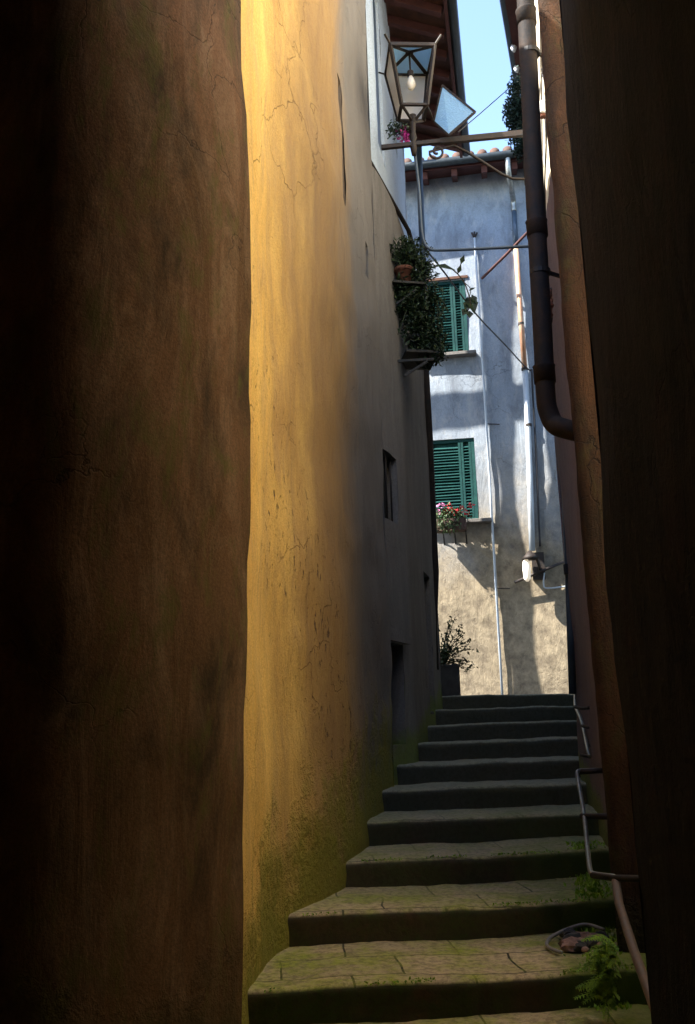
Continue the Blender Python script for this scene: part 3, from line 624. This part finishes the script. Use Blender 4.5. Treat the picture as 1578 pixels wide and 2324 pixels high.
tc = tag(mk_tube('dark_cable', smoothpts([fwr(1207, 838, 0.1), fwr(1211, 920, 0.06), fwr(1216, 1010, 0.05), fwr(1222, 1150, 0.05), fwr(1226, 1240, 0.05)], 4), 0.016, M['cable'], None, 6), 'thin dark cable hanging straight down right of the copper downpipe', 'cable')
tag(mk_tube('wall_strut', [fwr(1094, 632, 0.08), fwr(1145, 582, 0.5), fwr(1200, 525, 0.95)], 0.022, M['redwood'], None, 8), 'slanting red and blue rod sticking out of the white wall', 'strut')
# wall lamp
wl = thing('wall_lamp', 'small wall lamp with glowing glass and dark hood low on the white wall', 'lamp', fwr(1200, 1290, 0.25))
bm = bmesh.new(); p = fwr(1196, 1298, 0.28)
tube(bm, [p + Vector((0, 0, -0.14)), p + Vector((0, 0, -0.10)), p + Vector((0, 0, 0.05)), p + Vector((0, 0, 0.16)), p + Vector((0, 0, 0.19))], [0.02, 0.05, 0.06, 0.045, 0.02], 16); fin(bm, 'glass', M['lit'], wl, True)
bm = bmesh.new(); p2 = fwr(1200, 1262, 0.28)
tube(bm, [p2 + Vector((0.02, 0, -0.05)), p2 + Vector((0.02, 0, 0.0)), p2 + Vector((0.02, 0, 0.08))], [0.12, 0.09, 0.02], 16); fin(bm, 'hood', M['iron'], wl, True)
mk_tube('arm', smoothpts([p2 + Vector((0, 0, 0.05)), fwr(1215, 1262, 0.3), fwr(1225, 1290, 0.15), fwr(1225, 1310, 0.0)], 4), 0.02, M['iron'], wl, 8)
bm = bmesh.new(); box(bm, fwr(1222, 1285, 0.06), FU * 0.09, FN * 0.06, (0, 0, 0.2)); ob = fin(bm, 'gear_box', M['iron'], wl)
mk_tube('brace', [fwr(1168, 1322, 0.12), fwr(1225, 1298, 0.16), fwr(1280, 1275, 0.12)], 0.022, M['iron'], wl, 8)
mk_tube('cable', smoothpts([fwr(1236, 1300, 0.12), fwr(1234, 1325, 0.12), fwr(1242, 1335, 0.1), fwr(1290, 1330, 0.08)], 4), 0.012, M['whitepipe'], wl, 6)
# flower box on the lower window
fb = thing('flower_box', 'window box of red and pink flowers under the lower green shutters', 'flower box', fp(fs(1020, 1190)[0], zb2 - 0.2, 0.28))
a = fs(992, 1195)[0]; b_ = fs(1060, 1195)[0]
bm = bmesh.new(); box(bm, fp((a + b_) / 2, zb2 - 0.12, 0.28), FU * (b_ - a) / 2, FN * 0.1, Vector((0, 0, 0.09))); ob = fin(bm, 'box', simple('weathered_box', (0.07, 0.04, 0.03), 0.85), fb)
bm = bmesh.new(); leafcloud(bm, fp((a + b_) / 2 - 0.05, zb2 - 0.10, 0.39), ((b_ - a) / 2, 0.06, 0.13), 260, 0.055, droop=1.5); leafcloud(bm, fp((a + b_) / 2, zb2 + 0.02, 0.28), ((b_ - a) / 2 + 0.08, 0.14, 0.12), 520, 0.06); fin(bm, 'foliage', M['leafm'], fb, norm=False)
for k in range(9):
    q = a + 0.05 + (b_ - a + 0.02) * k / 8; bm = bmesh.new(); leafcloud(bm, fp(q, zb2 + random.uniform(0.06, 0.17), random.uniform(0.24, 0.40)), (0.028, 0.028, 0.022), 16, 0.036, 0.9)
    fin(bm, 'flower_head', M['pinkp'] if k < 2 else M['red'], fb, norm=False)
bm = bmesh.new()
for k in range(3): tube(bm, smoothpts([fp(a + 0.1 + k * 0.17, zb2 - 0.22, 0.30), fp(a + 0.1 + k * 0.17, zb2 - 0.24, 0.1), fp(a + 0.1 + k * 0.17, zb2 - 0.36, 0.0)], 3), 0.012, 6)
fin(bm, 'bracket', M['black'], fb)
# ------------------------------------------------------------------ street lantern on its bracket
DL = 7.15
ln_ = thing('street_lantern', 'old iron street lantern with frosted panes and one pane swung open, on a cross beam', 'street lamp', at(937, 330, DL))
bm = bmesh.new(); bar(bm, at(866, 335, DL), at(1000, 321, DL), 0.035, 0.035); bar(bm, at(1000, 321, DL), at(1215, 300, DL), 0.035, 0.05); fin(bm, 'beam', M['iron'], ln_)
# scroll brace
sp = []
for k in range(26):
    a = k / 25 * 2.6 * math.pi; r_ = 4 + 14 * k / 25; sp.append(at(992 + r_ * math.cos(a + 1.2), 344 + r_ * math.sin(a + 1.2), DL))
bm = bmesh.new(); tube(bm, sp + [at(1030, 330, DL), at(1060, 345, DL), at(1100, 370, DL), at(1140, 396, DL), at(1165, 406, DL), at(1210, 407, DL)], 0.011, 6); fin(bm, 'scroll_brace', M['iron'], ln_, True)
bm = bmesh.new(); b0 = at(939, 345, DL)
tube(bm, [at(940, 352, DL), at(939, 335, DL), at(938, 322, DL), at(938, 312, DL), at(938, 300, DL), at(937, 285, DL), at(937, 272, DL), at(937, 262, DL)], [0.02, 0.03, 0.02, 0.033, 0.02, 0.026, 0.02, 0.03], 12); fin(bm, 'stem', M['iron'], ln_, True)
# head built in its own frame: lower ring at hb, upper ring at ht, square, turned a little
ax = (at(927, 95, DL) - at(938, 250, DL)); ax.normalize(); ax = (ax * 0.4 + Vector((0, 0, 1)) * 0.6).normalized()
c0 = at(937, 256, DL); Hh = (at(930, 110, DL) - at(935, 238, DL)).length * 0.93
tw = R(4)
u1 = Vector((math.cos(tw), math.sin(tw), 0)); u2 = Vector((-math.sin(tw), math.cos(tw), 0))
u1 = (u1 - ax * u1.dot(ax)).normalized(); u2 = (u2 - ax * u2.dot(ax)).normalized()
rb_, rt_ = 0.11, 0.19
B = [c0 + u1 * rb_ * i + u2 * rb_ * j for i, j in ((-1, -1), (1, -1), (1, 1), (-1, 1))]
T = [c0 + ax * Hh + u1 * rt_ * i + u2 * rt_ * j for i, j in ((-1, -1), (1, -1), (1, 1), (-1, 1))]
bm = bmesh.new()
for k in range(4):
    bar(bm, B[k], T[k] + (T[k] - B[k]).normalized() * 0.0, 0.026, 0.026)
    bar(bm, B[k], B[(k + 1) % 4], 0.026, 0.02); bar(bm, T[k], T[(k + 1) % 4], 0.03, 0.03)
    bar(bm, T[k], T[k] + (T[k] - c0 - ax * Hh) * 0.28 + ax * 0.06, 0.016, 0.012)
    bar(bm, B[k], c0 - ax * 0.085 + (B[k] - c0) * 0.1, 0.018, 0.018)
tube(bm, [c0 - ax * 0.11, c0 - ax * 0.07, c0 - ax * 0.03], [0.02, 0.035, 0.02], 10)
fin(bm, 'frame', M['iron'], ln_)
top = c0 + ax * (Hh + 0.09)
bm = bmesh.new()
for k in range(4): bar(bm, T[k], top, 0.034, 0.022)
tube(bm, [top - ax * 0.02, top + ax * 0.02, top + ax * 0.035, top + ax * 0.06, top + ax * 0.09], [0.04, 0.03, 0.014, 0.026, 0.004], 10)
fin(bm, 'roof_frame', M['iron'], ln_)
# internal X straps carrying the bulb
mz = c0 + ax * Hh * 0.55
bm = bmesh.new(); tube(bm, [top, mz + ax * 0.12], 0.008, 8); tube(bm, [mz + ax * 0.12, mz + ax * 0.07], 0.028, 10); fin(bm, 'lamp_holder', M['iron'], ln_)
bm = bmesh.new(); tube(bm, [mz + ax * 0.07, mz + ax * 0.03, mz - ax * 0.01, mz - ax * 0.05, mz - ax * 0.065], [0.018, 0.033, 0.042, 0.028, 0.004], 14); fin(bm, 'bulb', M['bulb'], ln_, True)
def pane(pts_, mat, name, parent, th=0.004):
    a, b_, c, d = [Vector(p) for p in pts_]; n_ = (b_ - a).cross(d - a).normalized() * th
    bm = bmesh.new(); v = [bm.verts.new(p) for p in (a, b_, c, d)]; w = [bm.verts.new(p + n_) for p in (a, b_, c, d)]
    bm.faces.new(v); bm.faces.new(w[::-1])
    for k in range(4): bm.faces.new((v[k], v[(k + 1) % 4], w[(k + 1) % 4], w[k]))
    return fin(bm, name, mat, parent)
for k in range(4):
    a, b_, c, d = B[k], B[(k + 1) % 4], T[(k + 1) % 4], T[k]
    if k == 0: continue
    a2, b2 = a.lerp(b_, 0.06), b_.lerp(a, 0.06); c2, d2 = c.lerp(d, 0.06), d.lerp(c, 0.06)
    pane([a2, b2, b2.lerp(c2, 0.98), a2.lerp(d2, 0.98)], M['frost'], 'pane', ln_)
for k in range(4): 
    c_ = (T[k] + T[(k + 1) % 4] + top) / 3
    bm = bmesh.new(); q = [p.lerp(c_, 0.05) for p in (T[k], T[(k + 1) % 4], top)]; v = [bm.verts.new(p) for p in q]; w = [bm.verts.new(p - ax * 0.004) for p in q]
    bm.faces.new(v); bm.faces.new(w[::-1]); [bm.faces.new((v[i], v[(i + 1) % 3], w[(i + 1) % 3], w[i])) for i in range(3)]
    fin(bm, 'roof_pane', M['glass'], ln_)
# the swung open pane
Q = [at(1004, 194, DL - 0.05), at(1079, 254, DL - 0.2), at(1019, 307, DL - 0.12), at(985, 276, DL)]
dr = thing_child('open_pane', ln_, Q[2])
pane([q.lerp(sum(Q, Vector()) / 4, 0.03) for q in Q], M['glass'], 'glass', dr)
bm = bmesh.new()
for k in range(4): bar(bm, Q[k], Q[(k + 1) % 4], 0.016 if k in (0, 1) else 0.008, 0.016)
fin(bm, 'frame', M['iron'], dr)
bm = bmesh.new(); bar(bm, B[1], Q[3], 0.012); fin(bm, 'hinge', M['iron'], dr)
# conduit from lantern dropping and crossing to the right wall
tag(mk_tube('conduit', smoothpts([at(942, 350, DL + 0.05), at(951, 430, DL + 0.05), at(956, 510, DL + 0.05), at(961, 545, DL + 0.05), at(972, 563, DL + 0.05), at(995, 568, DL + 0.05), at(1080, 565, DL + 0.05), at(1160, 561, DL + 0.05), at(1235, 557, DL + 0.02)], 5), 0.013, M['bluepipe'], None, 8), 'dark conduit dropping from the lantern and crossing the alley to the right', 'conduit')
tag(mk_tube('overhead_wire', [at(1040, 300, 7.2), at(1085, 262, 8.0), at(1148, 207, 9.3), at(1185, 172, 10)], 0.005, M['cable'], None, 5), 'hairline wire crossing the sky from the lantern to the climbing shrub', 'wire')
tag(mk_tube('slanting_wire', smoothpts([at(962, 560, 8.6), at(1010, 620, 9.8), at(1080, 712, 11.2), at(1150, 786, 12.5), fwr(1192, 832, 0.15), fwr(1207, 842, 0.1)], 4), 0.011, M['cable'], None, 6), 'black wire slanting from the hanging plants down to the copper downpipe', 'wire')
# ------------------------------------------------------------------ hanging plants
DP = 8.3
def spray(bm, pts_, s, n, w=0.4):
    P_ = smoothpts(pts_, 6); tube(bm, P_, 0.005, 5)
    for _ in range(n):
        i = random.randrange(len(P_)); leaf(bm, P_[i], rv(), rv(), s * random.uniform(.7, 1.2), w)
sh = thing('plant_shelf', 'dark iron plant shelf propped on a slanting bracket below the hanging plants', 'shelf', at(945, 818, DP))
bm = bmesh.new(); pA = at(918, 819, DP); box(bm, at(950, 817, DP + 0.1), (0.16, 0.03, 0), (-0.03, 0.22, 0), (0, 0, 0.012)); fin(bm, 'board', M['black'], sh)
bm = bmesh.new(); bar(bm, at(970, 820, DP - 0.1), at(918, 853, DP - 0.1), 0.02); bar(bm, at(900, 820, DP - 0.1), at(985, 815, DP - 0.1), 0.022); fin(bm, 'bracket', M['black'], sh)
s2_ = thing('pot_shelf', 'small upper iron shelf holding the terracotta pot', 'shelf', at(930, 652, DP))
bm = bmesh.new(); box(bm, at(922, 653, DP), (0.15, 0.03, 0), (-0.02, 0.12, 0), (0, 0, 0.01)); fin(bm, 'board', M['black'], s2_)
bm = bmesh.new(); bar(bm, at(945, 657, DP - 0.1), at(900, 690, DP - 0.1), 0.014); fin(bm, 'bracket', M['black'], s2_)
def pot(bm, base, r, h):
    tube(bm, [base, base + Vector((0, 0, h * 0.8)), base + Vector((0, 0, h * 0.8)), base + Vector((0, 0, h)), base + Vector((0, 0, h)), base + Vector((0, 0, h * 0.85))], [r * 0.7, r * 0.95, r * 1.1, r * 1.12, r * 0.98, r * 0.9], 18)
pp_ = thing('potted_plant', 'bushy dark plant in a terracotta pot on the upper shelf of the left wall', 'potted plant', at(920, 648, DP))
bm = bmesh.new(); pot(bm, at(918, 648, DP), 0.085, 0.17); fin(bm, 'pot', M['terra'], pp_, True)
bm = bmesh.new(); leafcloud(bm, at(925, 580, DP), (0.16, 0.16, 0.15), 900, 0.05, 0.4); leafcloud(bm, at(960, 615, DP), (0.10, 0.12, 0.16), 500, 0.055, 0.35)
for k in range(14): 
    a = random.uniform(-0.5, 3.4); spray(bm, [at(930, 600, DP), at(930 + 40 * math.cos(a), 595 - 35 * math.sin(a), DP - 0.1), at(930 + 62 * math.cos(a), 590 - 62 * math.sin(a) * 0.9, DP - 0.15)], 0.05, 12)
fin(bm, 'foliage', M['leaf'], pp_, norm=False)
tp = thing('trailing_plant', 'dense black green trailing plant filling the lower shelf beside the green shutters', 'plant', at(950, 812, DP))
bm = bmesh.new(); pot(bm, at(948, 812, DP + 0.05), 0.10, 0.2); pot(bm, at(975, 812, DP + 0.2), 0.08, 0.18); fin(bm, 'pot', M['black'], tp, True)
bm = bmesh.new()
for (x, y, rx, rz, n) in ((905, 665, 0.08, 0.09, 350), (925, 680, 0.12, 0.13, 700), (985, 800, 0.10, 0.08, 300), (940, 640, 0.13, 0.08, 300), (945, 705, 0.15, 0.17, 1100), (958, 750, 0.16, 0.18, 1300), (970, 788, 0.14, 0.11, 1000), (982, 690, 0.09, 0.15, 260)):
    leafcloud(bm, at(x, y, DP + 0.05), (rx, 0.17, rz), n, random.uniform(0.045, 0.075), 0.42)
for (x, y) in ((1008, 690), (1012, 730), (1006, 765), (1000, 715), (990, 660), (1018, 705), (1002, 795), (880, 700), (892, 725), (1010, 670), (915, 790), (905, 755)):
    spray(bm, [at(960, 690, DP), at((960 + x) / 2 + 5, min(y, 690) - 18, DP - 0.05), at(x, y, DP - 0.05)], random.uniform(0.05, 0.11), 12, 0.25)
fin(bm, 'foliage', M['leaf'], tp, norm=False)
vb = thing('vine_shoot', 'long bare shoot with a few big leaves hanging before the upper shutters', 'vine', at(985, 605, DP))
bm = bmesh.new()
S_ = smoothpts([at(975, 608, DP), at(1010, 603, DP), at(1035, 618, DP), at(1053, 640, DP - 0.05), at(1062, 662, DP - 0.05), at(1068, 690, DP - 0.05), at(1062, 705, DP - 0.05)], 6); tube(bm, S_, 0.006, 6)
tube(bm, smoothpts([at(1040, 618, DP), at(1046, 600, DP), at(1053, 582, DP)], 5), 0.006, 6)
tube(bm, smoothpts([at(1053, 640, DP - 0.05), at(1068, 655, DP), at(1066, 672, DP)], 5), 0.004, 6); fin(bm, 'stem', M['twig'], vb)
bm = bmesh.new()
Yb = Vector((0, -1, 0.2))
def lf(x0, y0, x1, y1, w): 
    a = at(x0, y0, DP - 0.03); b2 = at(x1, y1, DP - 0.06); d = b2 - a; leaf(bm, a, d, Yb.cross(d).cross(d) if False else Vector((0.1, -1, 0.3)).cross(d).normalized().cross(d) * -1, d.length, w, 0.05)
lf(985, 602, 1036, 612, 0.28); lf(1046, 600, 1054, 578, 0.55); lf(1039, 622, 1047, 600, 0.5); lf(1066, 672, 1078, 712, 0.6); lf(1064, 680, 1056, 706, 0.6); lf(1060, 700, 1050, 716, 0.8); lf(1066, 705, 1066, 722, 0.8); lf(1064, 660, 1080, 652, 0.4); lf(1070, 668, 1083, 690, 0.5); lf(1058, 690, 1063, 672, 0.6)
fin(bm, 'leaves', M['leaf'], vb, norm=False)
# magenta flowers behind the lantern foot
pf = thing('magenta_flowers', 'little cluster of magenta flowers just left of the lantern stem', 'flowers', at(915, 300, 8.0))
bm = bmesh.new(); leafcloud(bm, at(916, 303, 8.0), (0.05, 0.05, 0.07), 70, 0.035, 0.8); fin(bm, 'petals', simple('magenta_petal', (0.45, 0.04, 0.28), 0.6), pf, norm=False)
bm = bmesh.new(); leafcloud(bm, at(902, 292, 8.0), (0.07, 0.07, 0.06), 220, 0.04); tube(bm, [at(880, 315, 7.9), at(900, 296, 8.0), at(915, 300, 8)], 0.006, 5); fin(bm, 'foliage', M['leaf'], pf, norm=False)
# climbing shrub upper right
cs = thing('climbing_shrub', 'dark bushy shrub against the sky left of the black downpipe', 'shrub', at(1185, 345, 9.6))
bm = bmesh.new()
for (x, y, rx, rz, n) in ((1172, 200, 0.10, 0.13, 420), (1168, 240, 0.14, 0.14, 800), (1162, 265, 0.11, 0.14, 800), (1175, 300, 0.13, 0.17, 900), (1182, 335, 0.09, 0.10, 500), (1158, 180, 0.05, 0.06, 60)):
    leafcloud(bm, at(x + 6, y, 9.6), (rx, 0.18, rz), n, 0.045, 0.55)
fin(bm, 'foliage', leafmat('blue_green_leaf', (0.03, 0.06, 0.045), (0.012, 0.025, 0.02)), cs, norm=False)
mk_tube('stem', smoothpts([at(1195, 420, 9.7), at(1188, 330, 9.6), at(1178, 240, 9.6), at(1172, 190, 9.6)], 4), 0.02, M['twig'], cs, 6)
# planter on the landing
pl_ = thing('landing_planter', 'dark square planter with a sparse shrub at the top of the stairs', 'planter', (1.16, 10.75, 0.3))
pa, pb = at(988, 1575, 10.7), at(1046, 1575, 10.7); tz = at(1020, 1508, 10.7).z
bm = bmesh.new(); cx = (pa.x + pb.x) / 2; hw = (pb.x - pa.x) / 2
for i, (z0_, z1_, e) in enumerate(((0.28, tz - 0.03, 0), (tz - 0.03, tz, 0.012))):
    box(bm, (cx, 10.85, (z0_ + z1_) / 2), (hw + e, 0, 0), (0, 0.15 + e, 0), (0, 0, (z1_ - z0_) / 2))
fin(bm, 'box', M['planter'], pl_)
bm = bmesh.new(); bl_ = bmesh.new()
for k in range(46):
    tx, ty = random.uniform(985, 1080), random.uniform(1400, 1525)
    if tx > 1050 and ty < 1440 and random.random() < .6: continue
    r0 = Vector((cx - 0.05, 10.85, tz)); e = at(tx, ty, 10.75 + random.uniform(-.15, .15)); mid_ = r0.lerp(e, 0.5) + Vector((0, 0, 0.05))
    P_ = smoothpts([r0, mid_, e], 5); tube(bm, P_, 0.0035, 4)
    for _ in range(16):
        q = P_[random.randrange(3, len(P_))] + rv() * 0.03; leaf(bl_, q, rv(), rv(), random.uniform(0.03, 0.055), 0.5)
fin(bm, 'stem', M['twig'], pl_, norm=False); fin(bl_, 'foliage', M['leafm'], pl_, norm=False)
# ------------------------------------------------------------------ handrails along the right wall
h1 = thing('lower_handrail', 'rusty brown pipe rail leaning out of the black wall at bottom right', 'handrail', at(1395, 2010, 4.2))
mk_tube('rail', [at(1398, 1998, 4.25), at(1405, 2050, 4.1), at(1440, 2160, 3.7), at(1500, 2324, 3.1), at(1560, 2480, 2.7)], 0.018, M['rust'], h1, 10)
mk_tube('bracket', [at(1345, 1986, 4.4), at(1395, 1993, 4.25), at(1500, 1995, 4.0)], 0.014, M['iron'], h1, 8)
h2 = thing('middle_handrail', 'grey bar rail with square bent ends beside the middle steps', 'handrail', at(1335, 1900, 4.8))
mk_tube('rail', smoothpts([at(1370, 1747, 5.9), at(1330, 1748, 5.85), at(1311, 1752, 5.8), at(1313, 1775, 5.7), at(1326, 1850, 5.2), at(1334, 1930, 4.75), at(1340, 1975, 4.5), at(1350, 1984, 4.45), at(1395, 1990, 4.3)], 5), 0.012, M['rail'], h2, 8)
mk_tube('bracket', [at(1320, 1853, 5.2), at(1395, 1853, 5.0)], 0.016, M['iron'], h2, 8)
mk_tube('bracket', [at(1316, 1752, 5.82), at(1375, 1748, 5.8)], 0.016, M['iron'], h2, 8)
h3 = thing('upper_handrail', 'thin twisted rail with short hooks beside the top steps', 'handrail', at(1325, 1650, 7))
mk_tube('rail', smoothpts([at(1303, 1545, 8.0), at(1307, 1560, 8), at(1306, 1600, 7.6), at(1318, 1630, 7.2), at(1327, 1665, 6.9), at(1334, 1700, 6.5), at(1338, 1716, 6.4)], 5), 0.013, M['rail'], h3, 8)
for (x0_, x1_, y) in ((1305, 1340, 1606), (1322, 1352, 1649), (1328, 1352, 1690), (1320, 1365, 1716)):
    mk_tube('hook', smoothpts([at(x0_, y - 2, 6.9), at((x0_ + x1_) / 2, y + 2, 6.7), at(x1_, y, 6.5)], 3), 0.012, M['iron'], h3, 6)
# ------------------------------------------------------------------ litter and plants on the steps
zt_ = -1.045
hs = tag(mk_tube('hose_piece', smoothpts([atz(1372, 2110, zt_ + .02), atz(1330, 2098, zt_ + .03), atz(1290, 2108, zt_ + .03), atz(1250, 2128, zt_ + .02), atz(1242, 2146, zt_ + .01), atz(1262, 2158, zt_ + .01), atz(1275, 2162, zt_ + .01)], 6), 0.009, M['greycable'], None, 8), 'short curl of grey hose lying on the second lowest step', 'hose')
rk = thing('rubble_heap', 'small heap of broken pink and grey rubble beside the hose', 'rubble', atz(1325, 2140, zt_))
for k in range(22):
    c_ = atz(random.uniform(1275, 1370), random.uniform(2118, 2156), zt_ + 0.015); r_ = random.uniform(0.012, 0.045)
    bm = bmesh.new(); bmesh.ops.create_icosphere(bm, subdivisions=2, radius=r_)
    for v in bm.verts: v.co = Vector((v.co.x * 1.3, v.co.y, v.co.z * .7)) * (1 + 0.5 * noise.noise(v.co * 40 + Vector((k, 0, 0)))) + c_
    fin(bm, 'fragment', M['rubble'] if k % 3 else M['planter'], rk)
fr = thing('wall_fern', 'bright green fern fronds growing from the foot of the right wall', 'fern', at(1385, 2270, 4.15))
bm = bmesh.new()
for k in range(34):
    b0 = at(random.uniform(1380, 1404), random.uniform(2150, 2285), 4.2); e = b0 + Vector((random.uniform(-.17, -.03), random.uniform(-.12, .02), random.uniform(-.06, .07)))
    P_ = smoothpts([b0, b0.lerp(e, .5) + Vector((0, 0, .03)), e], 6); tube(bm, P_, 0.002, 4)
    for i, q in enumerate(P_[1:]):
        d = (P_[min(i + 2, len(P_) - 1)] - P_[i]).normalized(); sd = d.cross(Vector((0, -.5, 1))).normalized()
        for sg in (-1, 1): leaf(bm, q, sd * sg + d * .5, Vector((0, 0, 1)), 0.032 * (1.15 - i / len(P_)), 0.5)
fin(bm, 'fronds', M['leafb'], fr, norm=False)
# moss tufts along nosings and wall foot (uncountable)
bm = bmesh.new()
for k in (0, 1, 2, 3):
    z = -(8 - k) * 0.15
    for _ in range(420):
        X = random.uniform(-0.4, 1.2); q = noise.noise(Vector((X * 3, k * 5, 0)))
        if q < 0.05 and X < .85: continue
        p = Vector((X, stepline(k, X) + random.uniform(-0.005, 0.03), z - random.uniform(0, 0.012)))
        leaf(bm, p, Vector((random.uniform(-1, 1), random.uniform(-1, .3), random.uniform(.2, 1))), rv(), random.uniform(.008, .018), .6)
for _ in range(900):
    d = random.uniform(4.35, 6.2); X = 1.02 + (d - 4.2) * 0.2 + random.gauss(0, 0.05)
    k = max(kk for kk in DN if stepline(kk, X) < d)
    leaf(bm, Vector((X, d, -(8 - k) * 0.15)), Vector((random.uniform(-1, 1), random.uniform(-1, 1), 1.2)), rv(), random.uniform(.015, .035), .5)
o = fin(bm, 'moss', M['leafb'], norm=False); o['kind'] = 'stuff'
# ------------------------------------------------------------------ unseen shapes added only to throw the shadows on the white wall
def toward(p, t): return p + TO_SUN * (t / math.cos(SUN_EL))
pc = thing('shadow_caster_post', 'added wavy post out of view, shaped to throw the tall shadow band', 'shadow caster', (0, 13.2, 0.3))
bm = bmesh.new(); rings = []
edge = [(570, 1120, 1165), (640, 1100, 1160), (800, 1101, 1156), (900, 1108, 1160), (960, 1118, 1166), (1060, 1130, 1162), (1130, 1140, 1166), (1200, 1138, 1180), (1290, 1142, 1196), (1360, 1150, 1204), (1460, 1154, 1206), (1560, 1166, 1222), (1680, 1170, 1228)]  # outline of the wanted shadow band, gives the added post its shape
Tn = 2.8
for (y, xa, xb) in edge:
    a, b_ = toward(fwr(xa, y), Tn), toward(fwr(xb, y), Tn); mid_ = (a + b_) / 2; r_ = (b_ - a).length / 2 * 0.9
    # perpendicular extent as the sun sees it
    side = (b_ - a).normalized(); hw = abs((b_ - a).dot(Vector((SH.y, -SH.x, 0)))) / 2
    rings.append([bm.verts.new(mid_ + Vector((math.cos(q), math.sin(q), 0)) * hw * 1.3) for q in [i * math.pi / 6 for i in range(12)]])
for a, b_ in zip(rings, rings[1:]):
    for i in range(12): bm.faces.new((a[i], a[(i + 1) % 12], b_[(i + 1) % 12], b_[i]))
bm.faces.new(rings[0]); bm.faces.new(rings[-1])
fin(bm, 'shaft', M['stone'], pc)
a, b_ = toward(fwr(930, 903), Tn), toward(fwr(1245, 905), Tn)
bm = bmesh.new(); bar(bm, a - Vector((0.5, 0.08, 0)), b_, 0.12, 0.36); tb = tag(fin(bm, 'shadow_caster_bar', M['wood']), 'added bar out of view that throws the level shadow band', 'beam')  # added bar, never in view, only casts the level band
bm = bmesh.new(); L_ = [(945, 1232), (1000, 1240), (1060, 1248), (1110, 1256), (1160, 1240), (1220, 1238), (1290, 1244), (1325, 1262)]
rows = []
for i, (y, x) in enumerate(L_):
    yb = y + (8 if i == len(L_) - 1 else 0); row = []
    for k in range(7):
        xx = x + (1302 - x) * k / 6; p = toward(fwr(xx, yb - (12 * math.sin(k) if i == len(L_) - 1 else 0)), Tn) + Vector((0.02 * math.sin(k * 2.1), 0.05 * math.sin(k * 1.7), 0)); row.append(bm.verts.new(p))
    rows.append(row)
for a, b_ in zip(rows, rows[1:]):
    for k in range(6): bm.faces.new((a[k], a[k + 1], b_[k + 1], b_[k]))
o = fin(bm, 'shadow_caster_sheet', M['pale'], None, True); tag(o, 'added sheet out of view, shaped to throw the right hand shadow', 'blanket')  # added sheet, never in view, cut to the shadow's outline
o.modifiers.new('s', 'SOLIDIFY').thickness = 0.012
# ------------------------------------------------------------------ light, sky, camera
w = bpy.data.worlds.new('World'); sc.world = w; w.use_nodes = True; nt = w.node_tree
sky = nt.nodes.new('ShaderNodeTexSky'); sky.sky_type = 'NISHITA'; sky.sun_disc = False
sky.sun_elevation = SUN_EL
sky.sun_rotation = math.atan2(TO_SUN.x, TO_SUN.y)
sky.air_density = 1.0; sky.dust_density = 0.6; sky.ozone_density = 1.2
nt.links.new(sky.outputs[0], nt.nodes['Background'].inputs[0]); nt.nodes['Background'].inputs[1].default_value = 0.132
sl = bpy.data.lights.new('sun', 'SUN'); sl.energy = 5.0; sl.angle = R(0.53); sl.color = (1.0, 0.94, 0.84)
so = bpy.data.objects.new('sun', sl); COL.objects.link(so); so.rotation_euler = (-TO_SUN).to_track_quat('-Z', 'Y').to_euler()
cam = bpy.data.cameras.new('camera'); co = bpy.data.objects.new('camera', cam); COL.objects.link(co)
cam.sensor_fit = 'VERTICAL'; cam.sensor_height = 36; cam.lens = F_ / H_ * 36; cam.clip_end = 500; cam.clip_start = 0.02
cr = RT * CR - UP * SR; cu = RT * SR + UP * CR
co.matrix_world = Matrix(((cr.x, cu.x, -FW.x, 0), (cr.y, cu.y, -FW.y, 0), (cr.z, cu.z, -FW.z, 0), (0, 0, 0, 1)))
sc.camera = co
sc.view_settings.view_transform = 'Standard'; sc.view_settings.look = 'None'; sc.view_settings.gamma = 1.0
sc.view_settings.exposure = 2.2
sc.render.engine = 'CYCLES'
cy = sc.cycles; cy.max_bounces = 10; cy.diffuse_bounces = 7; cy.transmission_bounces = 6; cy.sample_clamp_indirect = 6
cy.use_denoising = True
